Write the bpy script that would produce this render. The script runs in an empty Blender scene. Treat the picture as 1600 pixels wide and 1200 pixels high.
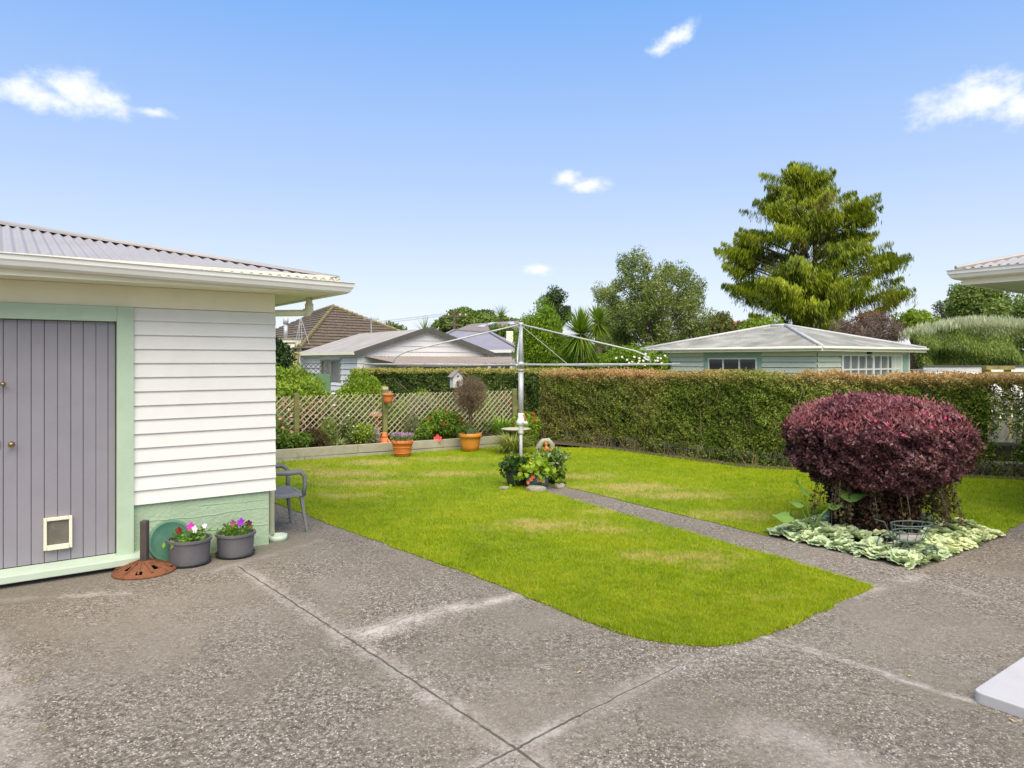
import bpy, math, random
import numpy as np
from mathutils import Vector, Matrix
R = math.radians
random.seed(7)
rng = np.random.default_rng(7)
S = bpy.context.scene
COL = S.collection

# ------------------------------------------------------------------ camera
FPX, HOR, CAMZ = 1100.0, 563.0, 1.65          # focal length in photo pixels, horizon row, eye height
cd = bpy.data.cameras.new('camera'); cam = bpy.data.objects.new('camera', cd); COL.objects.link(cam)
cam.location = (0, 0, CAMZ); cam.rotation_euler = (R(90), 0, 0)
cd.sensor_width = 36; cd.lens = 36*FPX/1600; cd.shift_y = -(600-HOR)/1600
cd.clip_start = .05; cd.clip_end = 3000
S.camera = cam
S.view_settings.view_transform = 'Standard'; S.view_settings.look = 'None'
S.view_settings.gamma = 1; S.view_settings.exposure = 0.62
S.cycles.max_bounces = 6; S.cycles.diffuse_bounces = 3; S.cycles.transparent_max_bounces = 4

# ------------------------------------------------------------------ node helper
class W:
    def __init__(s, nt): s.nt = nt; s.n = nt.nodes; s.l = nt.links
    def node(s, t, **kw):
        x = s.n.new(t)
        for k, v in kw.items(): setattr(x, k, v)
        return x
    def put(s, sock, v):
        if v is None: return
        if isinstance(v, bpy.types.NodeSocket): s.l.new(v, sock)
        elif isinstance(v, (tuple, list)) and len(v) == 3 and sock.type == 'RGBA': sock.default_value = (*v, 1)
        else: sock.default_value = v
    def m(s, op, a, b=None, c=None, clamp=False):
        x = s.node('ShaderNodeMath', operation=op, use_clamp=clamp)
        for i, v in enumerate((a, b, c)): s.put(x.inputs[i], v)
        return x.outputs[0]
    def vm(s, op, a, b=None, out=0):
        x = s.node('ShaderNodeVectorMath', operation=op); s.put(x.inputs[0], a); s.put(x.inputs[1], b)
        return x.outputs[out]
    def pos(s): return s.node('ShaderNodeNewGeometry').outputs['Position']
    def obj(s): return s.node('ShaderNodeTexCoord').outputs['Object']
    def attr(s, name): return s.node('ShaderNodeAttribute', attribute_name=name).outputs['Fac']
    def xyz(s, v):
        x = s.node('ShaderNodeSeparateXYZ'); s.put(x.inputs[0], v); return x.outputs
    def comb(s, x, y, z=0.0):
        c = s.node('ShaderNodeCombineXYZ')
        for i, v in enumerate((x, y, z)): s.put(c.inputs[i], v)
        return c.outputs[0]
    def mapv(s, v, scale=(1,1,1), rot=(0,0,0)):
        x = s.node('ShaderNodeMapping'); s.put(x.inputs[0], v); x.inputs['Scale'].default_value = scale
        x.inputs['Rotation'].default_value = rot; return x.outputs[0]
    def noise(s, scale, detail=4, rough=.55, v=None, dist=0, col=False):
        x = s.node('ShaderNodeTexNoise'); s.put(x.inputs['Vector'], v)
        x.inputs['Scale'].default_value = scale; x.inputs['Detail'].default_value = detail
        x.inputs['Roughness'].default_value = rough; x.inputs['Distortion'].default_value = dist
        return x.outputs['Color' if col else 'Fac']
    def voro(s, scale, v=None, feature='F1', out='Distance', rnd=1.0):
        x = s.node('ShaderNodeTexVoronoi', feature=feature); s.put(x.inputs['Vector'], v)
        x.inputs['Scale'].default_value = scale; x.inputs['Randomness'].default_value = rnd
        return x.outputs[out]
    def sstep(s, v, a, b, lo=0.0, hi=1.0):
        x = s.node('ShaderNodeMapRange', interpolation_type='SMOOTHSTEP'); s.put(x.inputs[0], v)
        for i, k in enumerate((a, b, lo, hi)): x.inputs[1+i].default_value = k
        return x.outputs[0]
    def ramp(s, f, st, interp='LINEAR'):
        x = s.node('ShaderNodeValToRGB'); s.put(x.inputs[0], f); r = x.color_ramp; r.interpolation = interp
        while len(r.elements) > 1: r.elements.remove(r.elements[-1])
        for i, (p, c) in enumerate(st):
            e = r.elements[0] if i == 0 else r.elements.new(p)
            e.position = p; e.color = (*c, 1)
        return x.outputs[0]
    def mix(s, f, a, b, blend='MIX'):
        x = s.node('ShaderNodeMix', data_type='RGBA', blend_type=blend)
        s.put(x.inputs[0], f); s.put(x.inputs[6], a); s.put(x.inputs[7], b); return x.outputs[2]
    def bump(s, h, strength=.3, dist=.01):
        x = s.node('ShaderNodeBump'); s.put(x.inputs['Height'], h)
        x.inputs['Strength'].default_value = strength; x.inputs['Distance'].default_value = dist
        return x.outputs[0]
    def segdist(s, p, a, b):
        """distance on the ground from p to the segment a-b, and the fraction along it"""
        ax, ay = a; dx, dy = b[0]-ax, b[1]-ay; L2 = dx*dx+dy*dy
        px, py, _ = s.xyz(p)
        qx = s.m('SUBTRACT', px, ax); qy = s.m('SUBTRACT', py, ay)
        t = s.m('DIVIDE', s.m('ADD', s.m('MULTIPLY', qx, dx), s.m('MULTIPLY', qy, dy)), L2, clamp=True)
        ex = s.m('SUBTRACT', qx, s.m('MULTIPLY', t, dx)); ey = s.m('SUBTRACT', qy, s.m('MULTIPLY', t, dy))
        return s.m('SQRT', s.m('ADD', s.m('MULTIPLY', ex, ex), s.m('MULTIPLY', ey, ey))), t

# ------------------------------------------------------------------ sky + sun
SUN_AZ = R(172)      # compass style from +Y towards +X : behind the camera, to the right
SUN_EL = R(60)
wd = bpy.data.worlds.new('World'); S.world = wd; wd.use_nodes = True
w = W(wd.node_tree); w.n.clear()
sky = w.node('ShaderNodeTexSky', sky_type='NISHITA'); sky.sun_disc = False
sky.sun_elevation = SUN_EL; sky.sun_rotation = SUN_AZ
sky.air_density = 1.0; sky.dust_density = 0.6; sky.ozone_density = 1.0; sky.altitude = 0
tc = w.node('ShaderNodeTexCoord').outputs['Generated']
dx, dy, dz = w.xyz(w.vm('NORMALIZE', tc))
az = w.m('ARCTAN2', dx, dy); el = w.m('ARCSINE', dz)
hs = w.node('ShaderNodeHueSaturation'); w.l.new(sky.outputs[0], hs.inputs['Color'])
hs.inputs['Saturation'].default_value = 1.0; hs.inputs['Value'].default_value = 1.0
def skydir(px, py):
    x, z = (px-800)/FPX, (HOR-py)/FPX
    n = math.sqrt(1+x*x+z*z); return math.atan2(x, 1), math.asin(z/n)
cn = w.noise(30, 7, .6, w.comb(az, w.m('MULTIPLY', el, 1.3), 0.0))
cn2 = w.noise(5, 2, .5, w.comb(az, el, 4.0))
mask = None
for (px, py, rx, ry, a) in [(60,150,74,25,0.0),(118,140,62,34,0.0),(160,158,50,26,0.0),(1480,165,62,34,0.0),(1535,150,62,38,0.0),(1600,168,50,30,0.0),
                            (885,280,34,17,0.0),(920,288,40,18,0.0),(1048,62,52,18,-.35),(842,422,34,12,0.0),(236,175,36,10,0.0)]:
    a0, e0 = skydir(px, py); ra, re = rx/FPX, ry/FPX
    u = w.m('SUBTRACT', az, a0); v = w.m('SUBTRACT', el, e0)
    c, sn = math.cos(a), math.sin(a)
    uu = w.m('DIVIDE', w.m('SUBTRACT', w.m('MULTIPLY', u, c), w.m('MULTIPLY', v, sn)), ra)
    vv = w.m('DIVIDE', w.m('ADD', w.m('MULTIPLY', u, sn), w.m('MULTIPLY', v, c)), re)
    e = w.m('SQRT', w.m('ADD', w.m('MULTIPLY', uu, uu), w.m('MULTIPLY', vv, vv)))
    k = w.m('SUBTRACT', 1.0, e)
    mask = k if mask is None else w.m('MAXIMUM', mask, k)
mask = w.m('ADD', mask, w.m('MULTIPLY', w.m('SUBTRACT', cn, .52), 2.0))
mask = w.m('MULTIPLY', w.sstep(mask, 0.0, 1.05, 0.0, .85), w.sstep(cn2, .2, .5, .8, 1.0))
# pale vault of air towards the horizon on top of the physical sky
warm = w.sstep(el, 0.0, .5)
SKYC = w.ramp(w.m('DIVIDE', el, 1.2), [(0.0,(7.7,8.0,8.9)),(.07,(6.7,7.35,8.9)),(.2,(4.4,5.8,8.7)),(.42,(1.5,3.9,8.7)),(1,(.8,2.2,6.2))])
sk = w.mix(.72, hs.outputs[0], SKYC)
skc = w.mix(mask, sk, (9.3,9.2,9.7))
bg = w.node('ShaderNodeBackground'); bg.inputs['Strength'].default_value = .086
w.l.new(skc, bg.inputs['Color'])
wo = w.node('ShaderNodeOutputWorld'); w.l.new(bg.outputs[0], wo.inputs[0])
sd = bpy.data.lights.new('sun', 'SUN'); sun = bpy.data.objects.new('sun', sd); COL.objects.link(sun)
sd.energy = 4.2; sd.angle = R(75); sd.color = (1, .87, .68)
sv = Vector((math.sin(SUN_AZ)*math.cos(SUN_EL), math.cos(SUN_AZ)*math.cos(SUN_EL), math.sin(SUN_EL)))
sun.rotation_euler = sv.to_track_quat('Z', 'Y').to_euler(); sun.location = sv*50

# ------------------------------------------------------------------ frames, tags
def G(px, py, z=0.0):
    Y = (CAMZ-z)*FPX/(py-HOR); return ((px-800)/FPX*Y, Y)
def AT(px, py, Y): return ((px-800)/FPX*Y, Y, CAMZ-(py-HOR)*Y/FPX)
U1 = (.806, .591); U2 = (-.591, .806); AXIS = math.atan2(.591, .806)
def tag(o, label=None, cat=None, group=None, kind=None):
    if label: o['label'] = label
    if cat: o['category'] = cat
    if group: o['group'] = group
    if kind: o['kind'] = kind
    return o
def thing(name, label, cat, loc=(0,0,0), rz=0, group=None):
    o = bpy.data.objects.new(name, None); COL.objects.link(o); o.empty_display_size = .2
    o.location = loc; o.rotation_euler = (0, 0, rz)
    return tag(o, label, cat, group)
def link(name, me, mat=None, parent=None, smooth=False):
    if mat is not None and len(me.materials) == 0: me.materials.append(mat)
    o = bpy.data.objects.new(name, me); COL.objects.link(o)
    if parent is not None: o.parent = parent
    if smooth: me.polygons.foreach_set('use_smooth', [True]*len(me.polygons)); me.update()
    return o
def copytree(o, parent=None):
    c = o.copy(); COL.objects.link(c)
    if parent is not None: c.parent = parent
    for ch in [k for k in S.objects if k.parent == o]: copytree(ch, c)
    return c
def bevel(o, wd=.004, seg=2):
    b = o.modifiers.new('bevel', 'BEVEL'); b.width = wd; b.segments = seg; b.limit_method = 'ANGLE'; b.angle_limit = R(40)
    return o

class MB:
    def __init__(s): s.v = []; s.f = []
    def quad(s, *p):
        n = len(s.v); s.v += [tuple(q) for q in p]; s.f.append(tuple(range(n, n+len(p)))); return s
    def box(s, x0, x1, y0, y1, z0, z1):
        n = len(s.v)
        s.v += [(x0,y0,z0),(x1,y0,z0),(x1,y1,z0),(x0,y1,z0),(x0,y0,z1),(x1,y0,z1),(x1,y1,z1),(x0,y1,z1)]
        s.f += [tuple(n+i for i in q) for q in ((0,3,2,1),(4,5,6,7),(0,1,5,4),(1,2,6,5),(2,3,7,6),(3,0,4,7))]
        return s
    def bar(s, a, b, w_, h_, up=(0,0,1)):
        a = Vector(a); b = Vector(b); d = (b-a).normalized(); up = Vector(up)
        if abs(d.dot(up)) > .98: up = Vector((0,1,0))
        sx = d.cross(up).normalized(); sz = sx.cross(d)
        n = len(s.v)
        for p in (a, b):
            for i, j in ((-1,-1),(1,-1),(1,1),(-1,1)): s.v.append(tuple(p+sx*i*w_/2+sz*j*h_/2))
        s.f += [tuple(n+i for i in q) for q in ((0,1,2,3),(7,6,5,4),(0,4,5,1),(1,5,6,2),(2,6,7,3),(3,7,4,0))]
        return s
    def tube(s, pts, r, k=8, cap=True):
        pts = [Vector(p) for p in pts]; rr = r if isinstance(r, (list, tuple)) else [r]*len(pts)
        n0 = len(s.v); ref = None
        for i, p in enumerate(pts):
            d = (pts[min(i+1, len(pts)-1)]-pts[max(i-1, 0)]).normalized()
            if ref is None: ref = d.orthogonal().normalized()
            ref = (ref-d*ref.dot(d)).normalized(); o2 = d.cross(ref)
            for j in range(k):
                a = 2*math.pi*j/k; s.v.append(tuple(p+(ref*math.cos(a)+o2*math.sin(a))*rr[i]))
        for i in range(len(pts)-1):
            for j in range(k):
                a, b = n0+i*k+j, n0+i*k+(j+1) % k; s.f.append((a, b, b+k, a+k))
        if cap:
            s.f.append(tuple(n0+j for j in range(k))[::-1]); s.f.append(tuple(n0+(len(pts)-1)*k+j for j in range(k)))
        return s
    def lathe(s, prof, k=24, c=(0,0,0), sx=1, sy=1, close=True):
        n0 = len(s.v)
        for (r, z) in prof:
            for j in range(k):
                a = 2*math.pi*j/k; s.v.append((c[0]+r*sx*math.cos(a), c[1]+r*sy*math.sin(a), c[2]+z))
        for i in range(len(prof)-1):
            for j in range(k):
                a, b = n0+i*k+j, n0+i*k+(j+1) % k; s.f.append((a, b, b+k, a+k))
        if close:
            s.f.append(tuple(n0+j for j in range(k))[::-1]); s.f.append(tuple(n0+(len(prof)-1)*k+j for j in range(k)))
        return s
    def build(s, name, mat, parent=None, smooth=False):
        me = bpy.data.meshes.new(name); me.from_pydata(s.v, [], s.f); me.update()
        return link(name, me, mat, parent, smooth)

def npmesh(name, V, F, mat, parent=None, attrs=None, smooth=False):
    V = np.asarray(V, np.float32).reshape(-1, 3); F = np.asarray(F, np.int32); M, k = F.shape
    me = bpy.data.meshes.new(name)
    me.vertices.add(len(V)); me.vertices.foreach_set('co', V.ravel())
    me.loops.add(M*k); me.loops.foreach_set('vertex_index', F.ravel())
    me.polygons.add(M); me.polygons.foreach_set('loop_start', np.arange(0, M*k, k, dtype=np.int32))
    me.polygons.foreach_set('loop_total', np.full(M, k, np.int32))
    for an, av in (attrs or {}).items():
        a = me.attributes.new(an, 'FLOAT', 'FACE'); a.data.foreach_set('value', np.asarray(av, np.float32))
    me.update(calc_edges=True)
    return link(name, me, mat, parent, smooth)

def unit(a): return a/np.maximum(np.linalg.norm(a, axis=1, keepdims=True), 1e-9)
def fn3(P, lam, seed=0, k=9):
    g = np.random.default_rng(seed+999); d = unit(g.normal(size=(k,3)))*2*np.pi/lam*g.uniform(.7,1.5,(k,1)); ph = g.uniform(0, 6.28, k)
    return np.sin(np.asarray(P)@d.T+ph).sum(1)/math.sqrt(k)
def leaves(name, P, mat, parent, ln=.05, wd=.03, bias=None, bw=0.0, q=None, out=None, fold=True):
    """one folded leaf (two tris fan) per point; bias = preferred direction of the leaf axis"""
    P = np.asarray(P); n = len(P)
    A = unit(rng.normal(size=(n, 3)))
    if bias is not None: A = unit(A*(1-bw)+np.asarray(bias)*bw)
    Bd = rng.normal(size=(n, 3))
    if out is not None: Bd = np.cross(A, unit(out+.6*rng.normal(size=(n, 3))))
    else: Bd = np.cross(A, Bd)
    Bd = unit(Bd); Nn = np.cross(A, Bd)
    sc = rng.uniform(.65, 1.3, (n, 1)); A = A*ln*sc; Bd = Bd*wd*sc*.5
    lift = Nn*wd*.25
    V = np.stack([P-A*.5, P-A*.05+Bd+lift, P+A*.5, P-A*.05-Bd+lift], 1)
    F = np.arange(n*4).reshape(n, 4)
    at = {'r': rng.uniform(0, 1, n)}
    if q is not None: at['q'] = q
    return npmesh(name, V, F, mat, parent, at)
def blades(name, base, d, up, ln, wd, mat, parent, arch=1.2, K=5, q=None):
    """long arching blades; base (n,3), d (n,2) outward direction, up = start slope"""
    n = len(base); d3 = np.concatenate([d, np.zeros((n,1))], 1); L = ln*rng.uniform(.6, 1.1, (n, 1))
    side = np.stack([-d[:,1], d[:,0], np.zeros(n)], 1)
    ang = np.full((n,1), up)*rng.uniform(.75, 1.15, (n,1)); P = base.copy(); V = []
    ar = arch*rng.uniform(.6, 1.3, (n,1))
    for i in range(K+1):
        t = i/K; ww = wd*(1-t**2.2)*.5+.0004
        V += [P+side*ww, P-side*ww]
        a = ang-ar*t
        P = P+(d3*np.cos(a)+np.array([[0,0,1.]])*np.sin(a))*L/K
    V = np.stack(V, 1); m = 2*(K+1); F = []
    for i in range(K): F.append(np.stack([np.arange(n)*m+2*i, np.arange(n)*m+2*i+1, np.arange(n)*m+2*i+3, np.arange(n)*m+2*i+2], 1))
    F = np.concatenate(F); at = {'r': np.tile(rng.uniform(0, 1, n), K)}
    if q is not None: at['q'] = np.tile(q, K)
    return npmesh(name, V, F, mat, parent, at)
def inpoly(x, y, poly):
    x = np.asarray(x); y = np.asarray(y); c = np.zeros(x.shape, bool); n = len(poly); j = n-1
    for i in range(n):
        xi, yi = poly[i][:2]; xj, yj = poly[j][:2]
        c ^= ((yi > y) != (yj > y)) & (x < (xj-xi)*(y-yi)/((yj-yi) or 1e-12)+xi); j = i
    return c

# ------------------------------------------------------------------ materials
MATS = {}
def mat(name, col, rough=.6, var=.12, scale=3.0, bump=0, bscale=60, metal=0, spec=.5, dirt=None, dscale=1.5, damt=.4, bd=.004):
    if name in MATS: return MATS[name]
    m = bpy.data.materials.new(name); m.use_nodes = True; w = W(m.node_tree); b = w.n['Principled BSDF']
    p = w.obj(); n = w.noise(scale, 5, .6, p)
    c = w.mix(w.sstep(n, .25, .75), tuple(k*(1-var) for k in col), tuple(min(1, k*(1+var)) for k in col))
    if dirt:
        d = w.noise(dscale, 6, .68, p, .3); c = w.mix(w.m('MULTIPLY', w.sstep(d, .5, .75), damt), c, dirt)
    w.put(b.inputs['Base Color'], c); b.inputs['Roughness'].default_value = rough; b.inputs['Metallic'].default_value = metal
    b.inputs['Specular IOR Level'].default_value = spec
    if bump: w.put(b.inputs['Normal'], w.bump(w.noise(bscale, 4, .6, p), bump, bd))
    MATS[name] = m; return m
def leafmat(name, cols, cols2=None, nscale=1.2, transl=.3, rough=.55, nmix=.35, spec=.35):
    if name in MATS: return MATS[name]
    m = bpy.data.materials.new(name); m.use_nodes = True; w = W(m.node_tree); b = w.n['Principled BSDF']
    p = w.pos(); f = w.m('ADD', w.m('MULTIPLY', w.attr('r'), 1-nmix), w.m('MULTIPLY', w.sstep(w.noise(nscale, 3, .5, p), .3, .7), nmix))
    k = len(cols); c = w.ramp(f, [(i/(k-1), q) for i, q in enumerate(cols)])
    if cols2:
        k = len(cols2); c2 = w.ramp(f, [(i/(k-1), q) for i, q in enumerate(cols2)]); c = w.mix(w.attr('q'), c, c2)
    w.put(b.inputs['Base Color'], c); b.inputs['Roughness'].default_value = rough; b.inputs['Specular IOR Level'].default_value = spec
    t = w.node('ShaderNodeBsdfTranslucent'); w.put(t.inputs[0], w.mix(1.0, c, (1.0,1.0,.55), 'MULTIPLY'))
    mx = w.node('ShaderNodeMixShader'); mx.inputs[0].default_value = transl
    w.l.new(b.outputs[0], mx.inputs[1]); w.l.new(t.outputs[0], mx.inputs[2]); w.l.new(mx.outputs[0], w.n['Material Output'].inputs[0])
    MATS[name] = m; return m

WHITE = mat('white_paint', (.79,.775,.715), .45, .03, 4, .05, 90, dirt=(.55,.53,.45), dscale=2.2, damt=.12)
CREAM = mat('cream_paint_with_bounce', (.84,.805,.61), .45, .03, 4, .05, 90, dirt=(.5,.47,.36), dscale=3, damt=.2)  # cream paint, yellowed further to carry warm bounce light under the eaves
MINT = mat('mint_paint', (.47,.60,.43), .5, .05, 5, .1, 70, dirt=(.3,.36,.24), damt=.22)
MINTL = mat('mint_paint_worn', (.53,.63,.49), .5, .05, 6, .1, 60, dirt=(.36,.4,.3), damt=.25)
CASTG = mat('mint_cast_concrete', (.385,.51,.335), .75, .08, 3, .9, 34, dirt=(.27,.42,.22), dscale=5, damt=.4, bd=.01)
DOORG = mat('grey_door_paint', (.285,.27,.295), .5, .05, 3, .12, 120, dirt=(.22,.2,.22), dscale=2.5, damt=.3)
SEAM = mat('seam_shade_and_dark_parts', (.06,.055,.06), .9)  # near-black colour painted for shade in seams and gaps, also for dark parts
ZINC = mat('grey_roof_iron', (.335,.318,.305), .45, .08, 2, dirt=(.3,.28,.28), dscale=2, damt=.35)
GALV = mat('galvanised_steel', (.47,.48,.48), .55, .15, 9, metal=.25, dirt=(.3,.3,.29), dscale=8, damt=.6)
BRASS = mat('old_brass', (.35,.26,.12), .35, .2, 30, metal=.9)
DKPLAS = mat('black_plastic', (.03,.033,.035), .45)
GRPLAS = mat('grey_pot_plastic', (.125,.12,.128), .5, .08, 8, dirt=(.2,.19,.18), dscale=9, damt=.4)
CHAIRG = mat('grey_chair_plastic', (.185,.19,.195), .5, .06, 6)
TERRA = mat('terracotta', (.60,.175,.035), .7, .12, 9, .2, 60, dirt=(.62,.3,.15), dscale=7, damt=.5)
TERRAY = mat('orange_glazed_pot', (.62,.235,.03), .55, .1, 7, .15, 60, dirt=(.45,.17,.04), dscale=6, damt=.5)
RUST = mat('rusted_iron', (.20,.075,.03), .85, .35, 14, .6, 50, dirt=(.09,.045,.03), dscale=12, damt=.7)
IRONDK = mat('brown_painted_iron', (.07,.055,.05), .6, .2, 12, dirt=(.15,.08,.05), dscale=9, damt=.4)
SOIL = mat('garden_soil', (.075,.055,.036), .95, .4, 20, .9, 40, bd=.02)
SLEEP = mat('weathered_sleeper', (.40,.375,.29), .85, .16, 4, .5, 40, dirt=(.21,.23,.13), dscale=4, damt=.6)
TREL = mat('weathered_trellis', (.50,.44,.30), .8, .2, 8, dirt=(.28,.28,.16), dscale=6, damt=.6)
MOSSY = mat('mossy_post_wood', (.20,.20,.065), .9, .3, 9, .5, 50, dirt=(.11,.09,.05), dscale=8, damt=.6)
BARK = mat('bark', (.14,.105,.075), .9, .35, 6, .8, 25, dirt=(.06,.05,.04), dscale=8, damt=.6, bd=.03)
TWIG = mat('twig', (.16,.105,.065), .9, .3, 12)
STONE = mat('grey_stone', (.30,.27,.21), .9, .25, 9, .7, 40, dirt=(.15,.14,.1), dscale=8, damt=.6, bd=.01)
TEALP = mat('teal_tub_paint', (.045,.14,.15), .5, .2, 12)
GREENLID = mat('green_plastic_lid', (.075,.20,.125), .42, .15, 5, dirt=(.16,.26,.2), dscale=7, damt=.5)
GLASS = mat('dark_window_glass', (.05,.055,.06), .06, .1, 2, spec=.8)
SLAB = mat('painted_step', (.42,.42,.425), .6, .05, 3, .3, 60, dirt=(.40,.39,.37), dscale=4, damt=.5)
SLABS = mat('painted_step_side', (.50,.51,.50), .8, .12, 10, .6, 50, dirt=(.33,.34,.3), dscale=10, damt=.7)

# ================================================================== THE GROUND
def ngon(name, pts, z, m, kind='structure'):
    me = bpy.data.meshes.new(name); me.from_pydata([(p[0], p[1], z) for p in pts], [], [tuple(range(len(pts)))]); me.update()
    o = link(name, me, m); o['kind'] = kind; return o
GRD = bpy.data.materials.new('far_ground'); GRD.use_nodes = True; w = W(GRD.node_tree)
b = w.n['Principled BSDF']; b.inputs['Roughness'].default_value = .95; p = w.pos()
w.put(b.inputs['Base Color'], w.ramp(w.noise(.4, 6, .6, p), [(.3,(.05,.045,.03)),(.5,(.07,.09,.02)),(.7,(.11,.15,.03))]))
ngon('ground', [(-600,-200),(600,-200),(600,900),(-600,900)], -.06, GRD)

# ---- exposed, weathered concrete
JO = [(G(372,885), G(805,1168)), (G(805,1168), G(862,1212)), (G(735,1206), G(905,1118)), (G(905,1118), G(1060,1040)),
      (G(1410,893), G(1640,962)), (G(1195,993), G(1515,1094)), (G(520,1003), G(680,950))]
DRV = bpy.data.materials.new('weathered_concrete'); DRV.use_nodes = True; w = W(DRV.node_tree); b = w.n['Principled BSDF']
p = w.pos()
big = w.noise(.55, 5, .6, p); mid = w.noise(2.6, 6, .66, p, .4); med = w.noise(11, 5, .65, p); fine = w.noise(95, 4, .7, p)
base = w.ramp(big, [(.3,(.107,.092,.067)),(.5,(.166,.145,.111)),(.7,(.228,.202,.162))])
base = w.mix(w.m('MULTIPLY', w.sstep(mid, .35, .7), .5), base, (.215,.195,.168))
base = w.mix(w.m('MULTIPLY', w.sstep(med, .5, .72), .35), base, (.10,.086,.072))
# aggregate: dark pits and pale stones
agg = w.voro(68, p); aggc = w.voro(68, p, out='Color'); ac = w.xyz(aggc)[0]
agg2 = w.voro(150, p, out='Color'); a2 = w.xyz(agg2)[1]
wear = w.sstep(w.noise(.9, 7, .75, w.vm('ADD', p, (7.0,3.0,0.0))), .38, .6)
base = w.mix(w.m('MULTIPLY', w.sstep(ac, .55, .95), w.m('MULTIPLY', wear, .8)), base, (.06,.05,.043))
gr = w.noise(34, 9, .86, w.mapv(p, (1,1.0,1)), .6); gr2 = w.noise(70, 6, .8, w.vm('ADD', p, (3.0,5.0,0.0)))
gm = w.m('ADD', .28, w.m('MULTIPLY', wear, .62))
base = w.mix(w.m('MULTIPLY', w.sstep(gr, .505, .41), gm), base, (.055,.045,.036))
base = w.mix(w.m('MULTIPLY', w.sstep(gr, .515, .61), w.m('MULTIPLY', gm, .85)), base, (.44,.40,.34))
base = w.mix(w.m('MULTIPLY', w.sstep(gr2, .53, .64), .5), base, (.31,.285,.25))
pale = w.m('MULTIPLY', w.sstep(a2, .74, .9), w.m('MULTIPLY', w.sstep(agg, .62, .25), w.m('ADD', w.m('MULTIPLY', wear, .8), .18)))
base = w.mix(pale, base, (.56,.51,.45))
base = w.mix(w.m('MULTIPLY', w.sstep(fine, .56, .72), .55), base, (.36,.33,.295))
base = w.mix(w.m('MULTIPLY', w.sstep(fine, .46, .3), .6), base, (.07,.06,.05))
# lichen
li = w.m('MULTIPLY', w.sstep(w.noise(3.1, 5, .7, w.vm('ADD', p, (1.0,9.0,0.0))), .6, .74), w.sstep(w.noise(26, 3, .6, p), .45, .62))
base = w.mix(w.m('MULTIPLY', li, 1.0), base, (.20,.17,.05))
# mineral bloom near joints and streaks
jn = w.noise(4.5, 6, .7, p); jd = w.noise(38, 4, .7, p)
wob = w.vm('ADD', p, w.vm('MULTIPLY', w.vm('SUBTRACT', w.noise(3.5, 3, .5, p, col=True), (.5,.5,.5)), (.11,.11,0.0)))
wobs = w.vm('ADD', p, w.vm('MULTIPLY', w.vm('SUBTRACT', w.noise(9, 4, .6, p, col=True), (.5,.5,.5)), (.034,.034,0.0)))
bloom = None
for (a, c_), wid, amt in [(JO[0],.14,.75),(JO[1],.12,.7),(JO[2],.13,.8),(JO[3],.16,.55),(JO[4],.07,.6),(JO[5],.07,1.0),
                        ((G(545,997), G(735,945)),.24,1.3),((G(720,948), G(820,928)),.15,1.2),((G(-30,1000), G(30,1230)),.25,.6),
                        ((G(1330,930), G(1440,900)),.16,.7),((G(1190,1150), G(1310,1190)),.35,.6),((G(330,893), G(500,845)),.10,.8),
                        ((G(1000,1060), G(1190,1010)),.25,.35),((G(200,925), G(-20,940)),.12,.8)]:
    d, t = w.segdist(wob, a, c_)
    k = w.m('MULTIPLY', w.sstep(d, wid*.75, 0.0), amt); bloom = k if bloom is None else w.m('MAXIMUM', bloom, k)
bloom = w.m('MULTIPLY', bloom, w.sstep(w.m('ADD', w.m('MULTIPLY', jn, .6), w.m('MULTIPLY', jd, .4)), .38, .62))
base = w.mix(w.m('MULTIPLY', bloom, .75, clamp=True), base, (.47,.43,.39))
# smooth strip by the shed wall where rain never scours
ds, _ = w.segdist(wob, G(-400,980), G(425,852))
base = w.mix(w.m('MULTIPLY', w.sstep(ds, .75, .1), .65), base, (.21,.188,.145))
# the joints themselves
crack = None
for (a, c_), wd_ in [(JO[0],.0038),(JO[1],.0045),(JO[2],.0045),(JO[3],.002),(JO[4],.0022),(JO[5],.0008),(JO[6],.0014)]:
    d, t = w.segdist(wobs, a, c_); k = w.sstep(d, wd_*1.9, wd_*.7); crack = k if crack is None else w.m('MAXIMUM', crack, k)
base = w.mix(w.m('MULTIPLY', w.m('MULTIPLY', crack, w.sstep(w.noise(6, 4, .7, p), .34, .5, .45, 1.0)), .88), base, (.075,.065,.04))
w.put(b.inputs['Base Color'], base); b.inputs['Roughness'].default_value = .9; b.inputs['Specular IOR Level'].default_value = .25
h = w.m('ADD', w.m('MULTIPLY', fine, .5), w.m('MULTIPLY', w.m('SUBTRACT', 1.0, agg), w.m('MULTIPLY', wear, .6)))
h = w.m('SUBTRACT', h, w.m('MULTIPLY', crack, 2.0))
w.put(b.inputs['Normal'], w.bump(h, .75, .008))
ngon('driveway', [(-12,-5),(14,-5),(14,8.2),(4.3,8.2),(.2,9.6),(-2.0,9.6),(-5.0,12.0),(-12,12.0)], 0.0, DRV)

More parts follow.
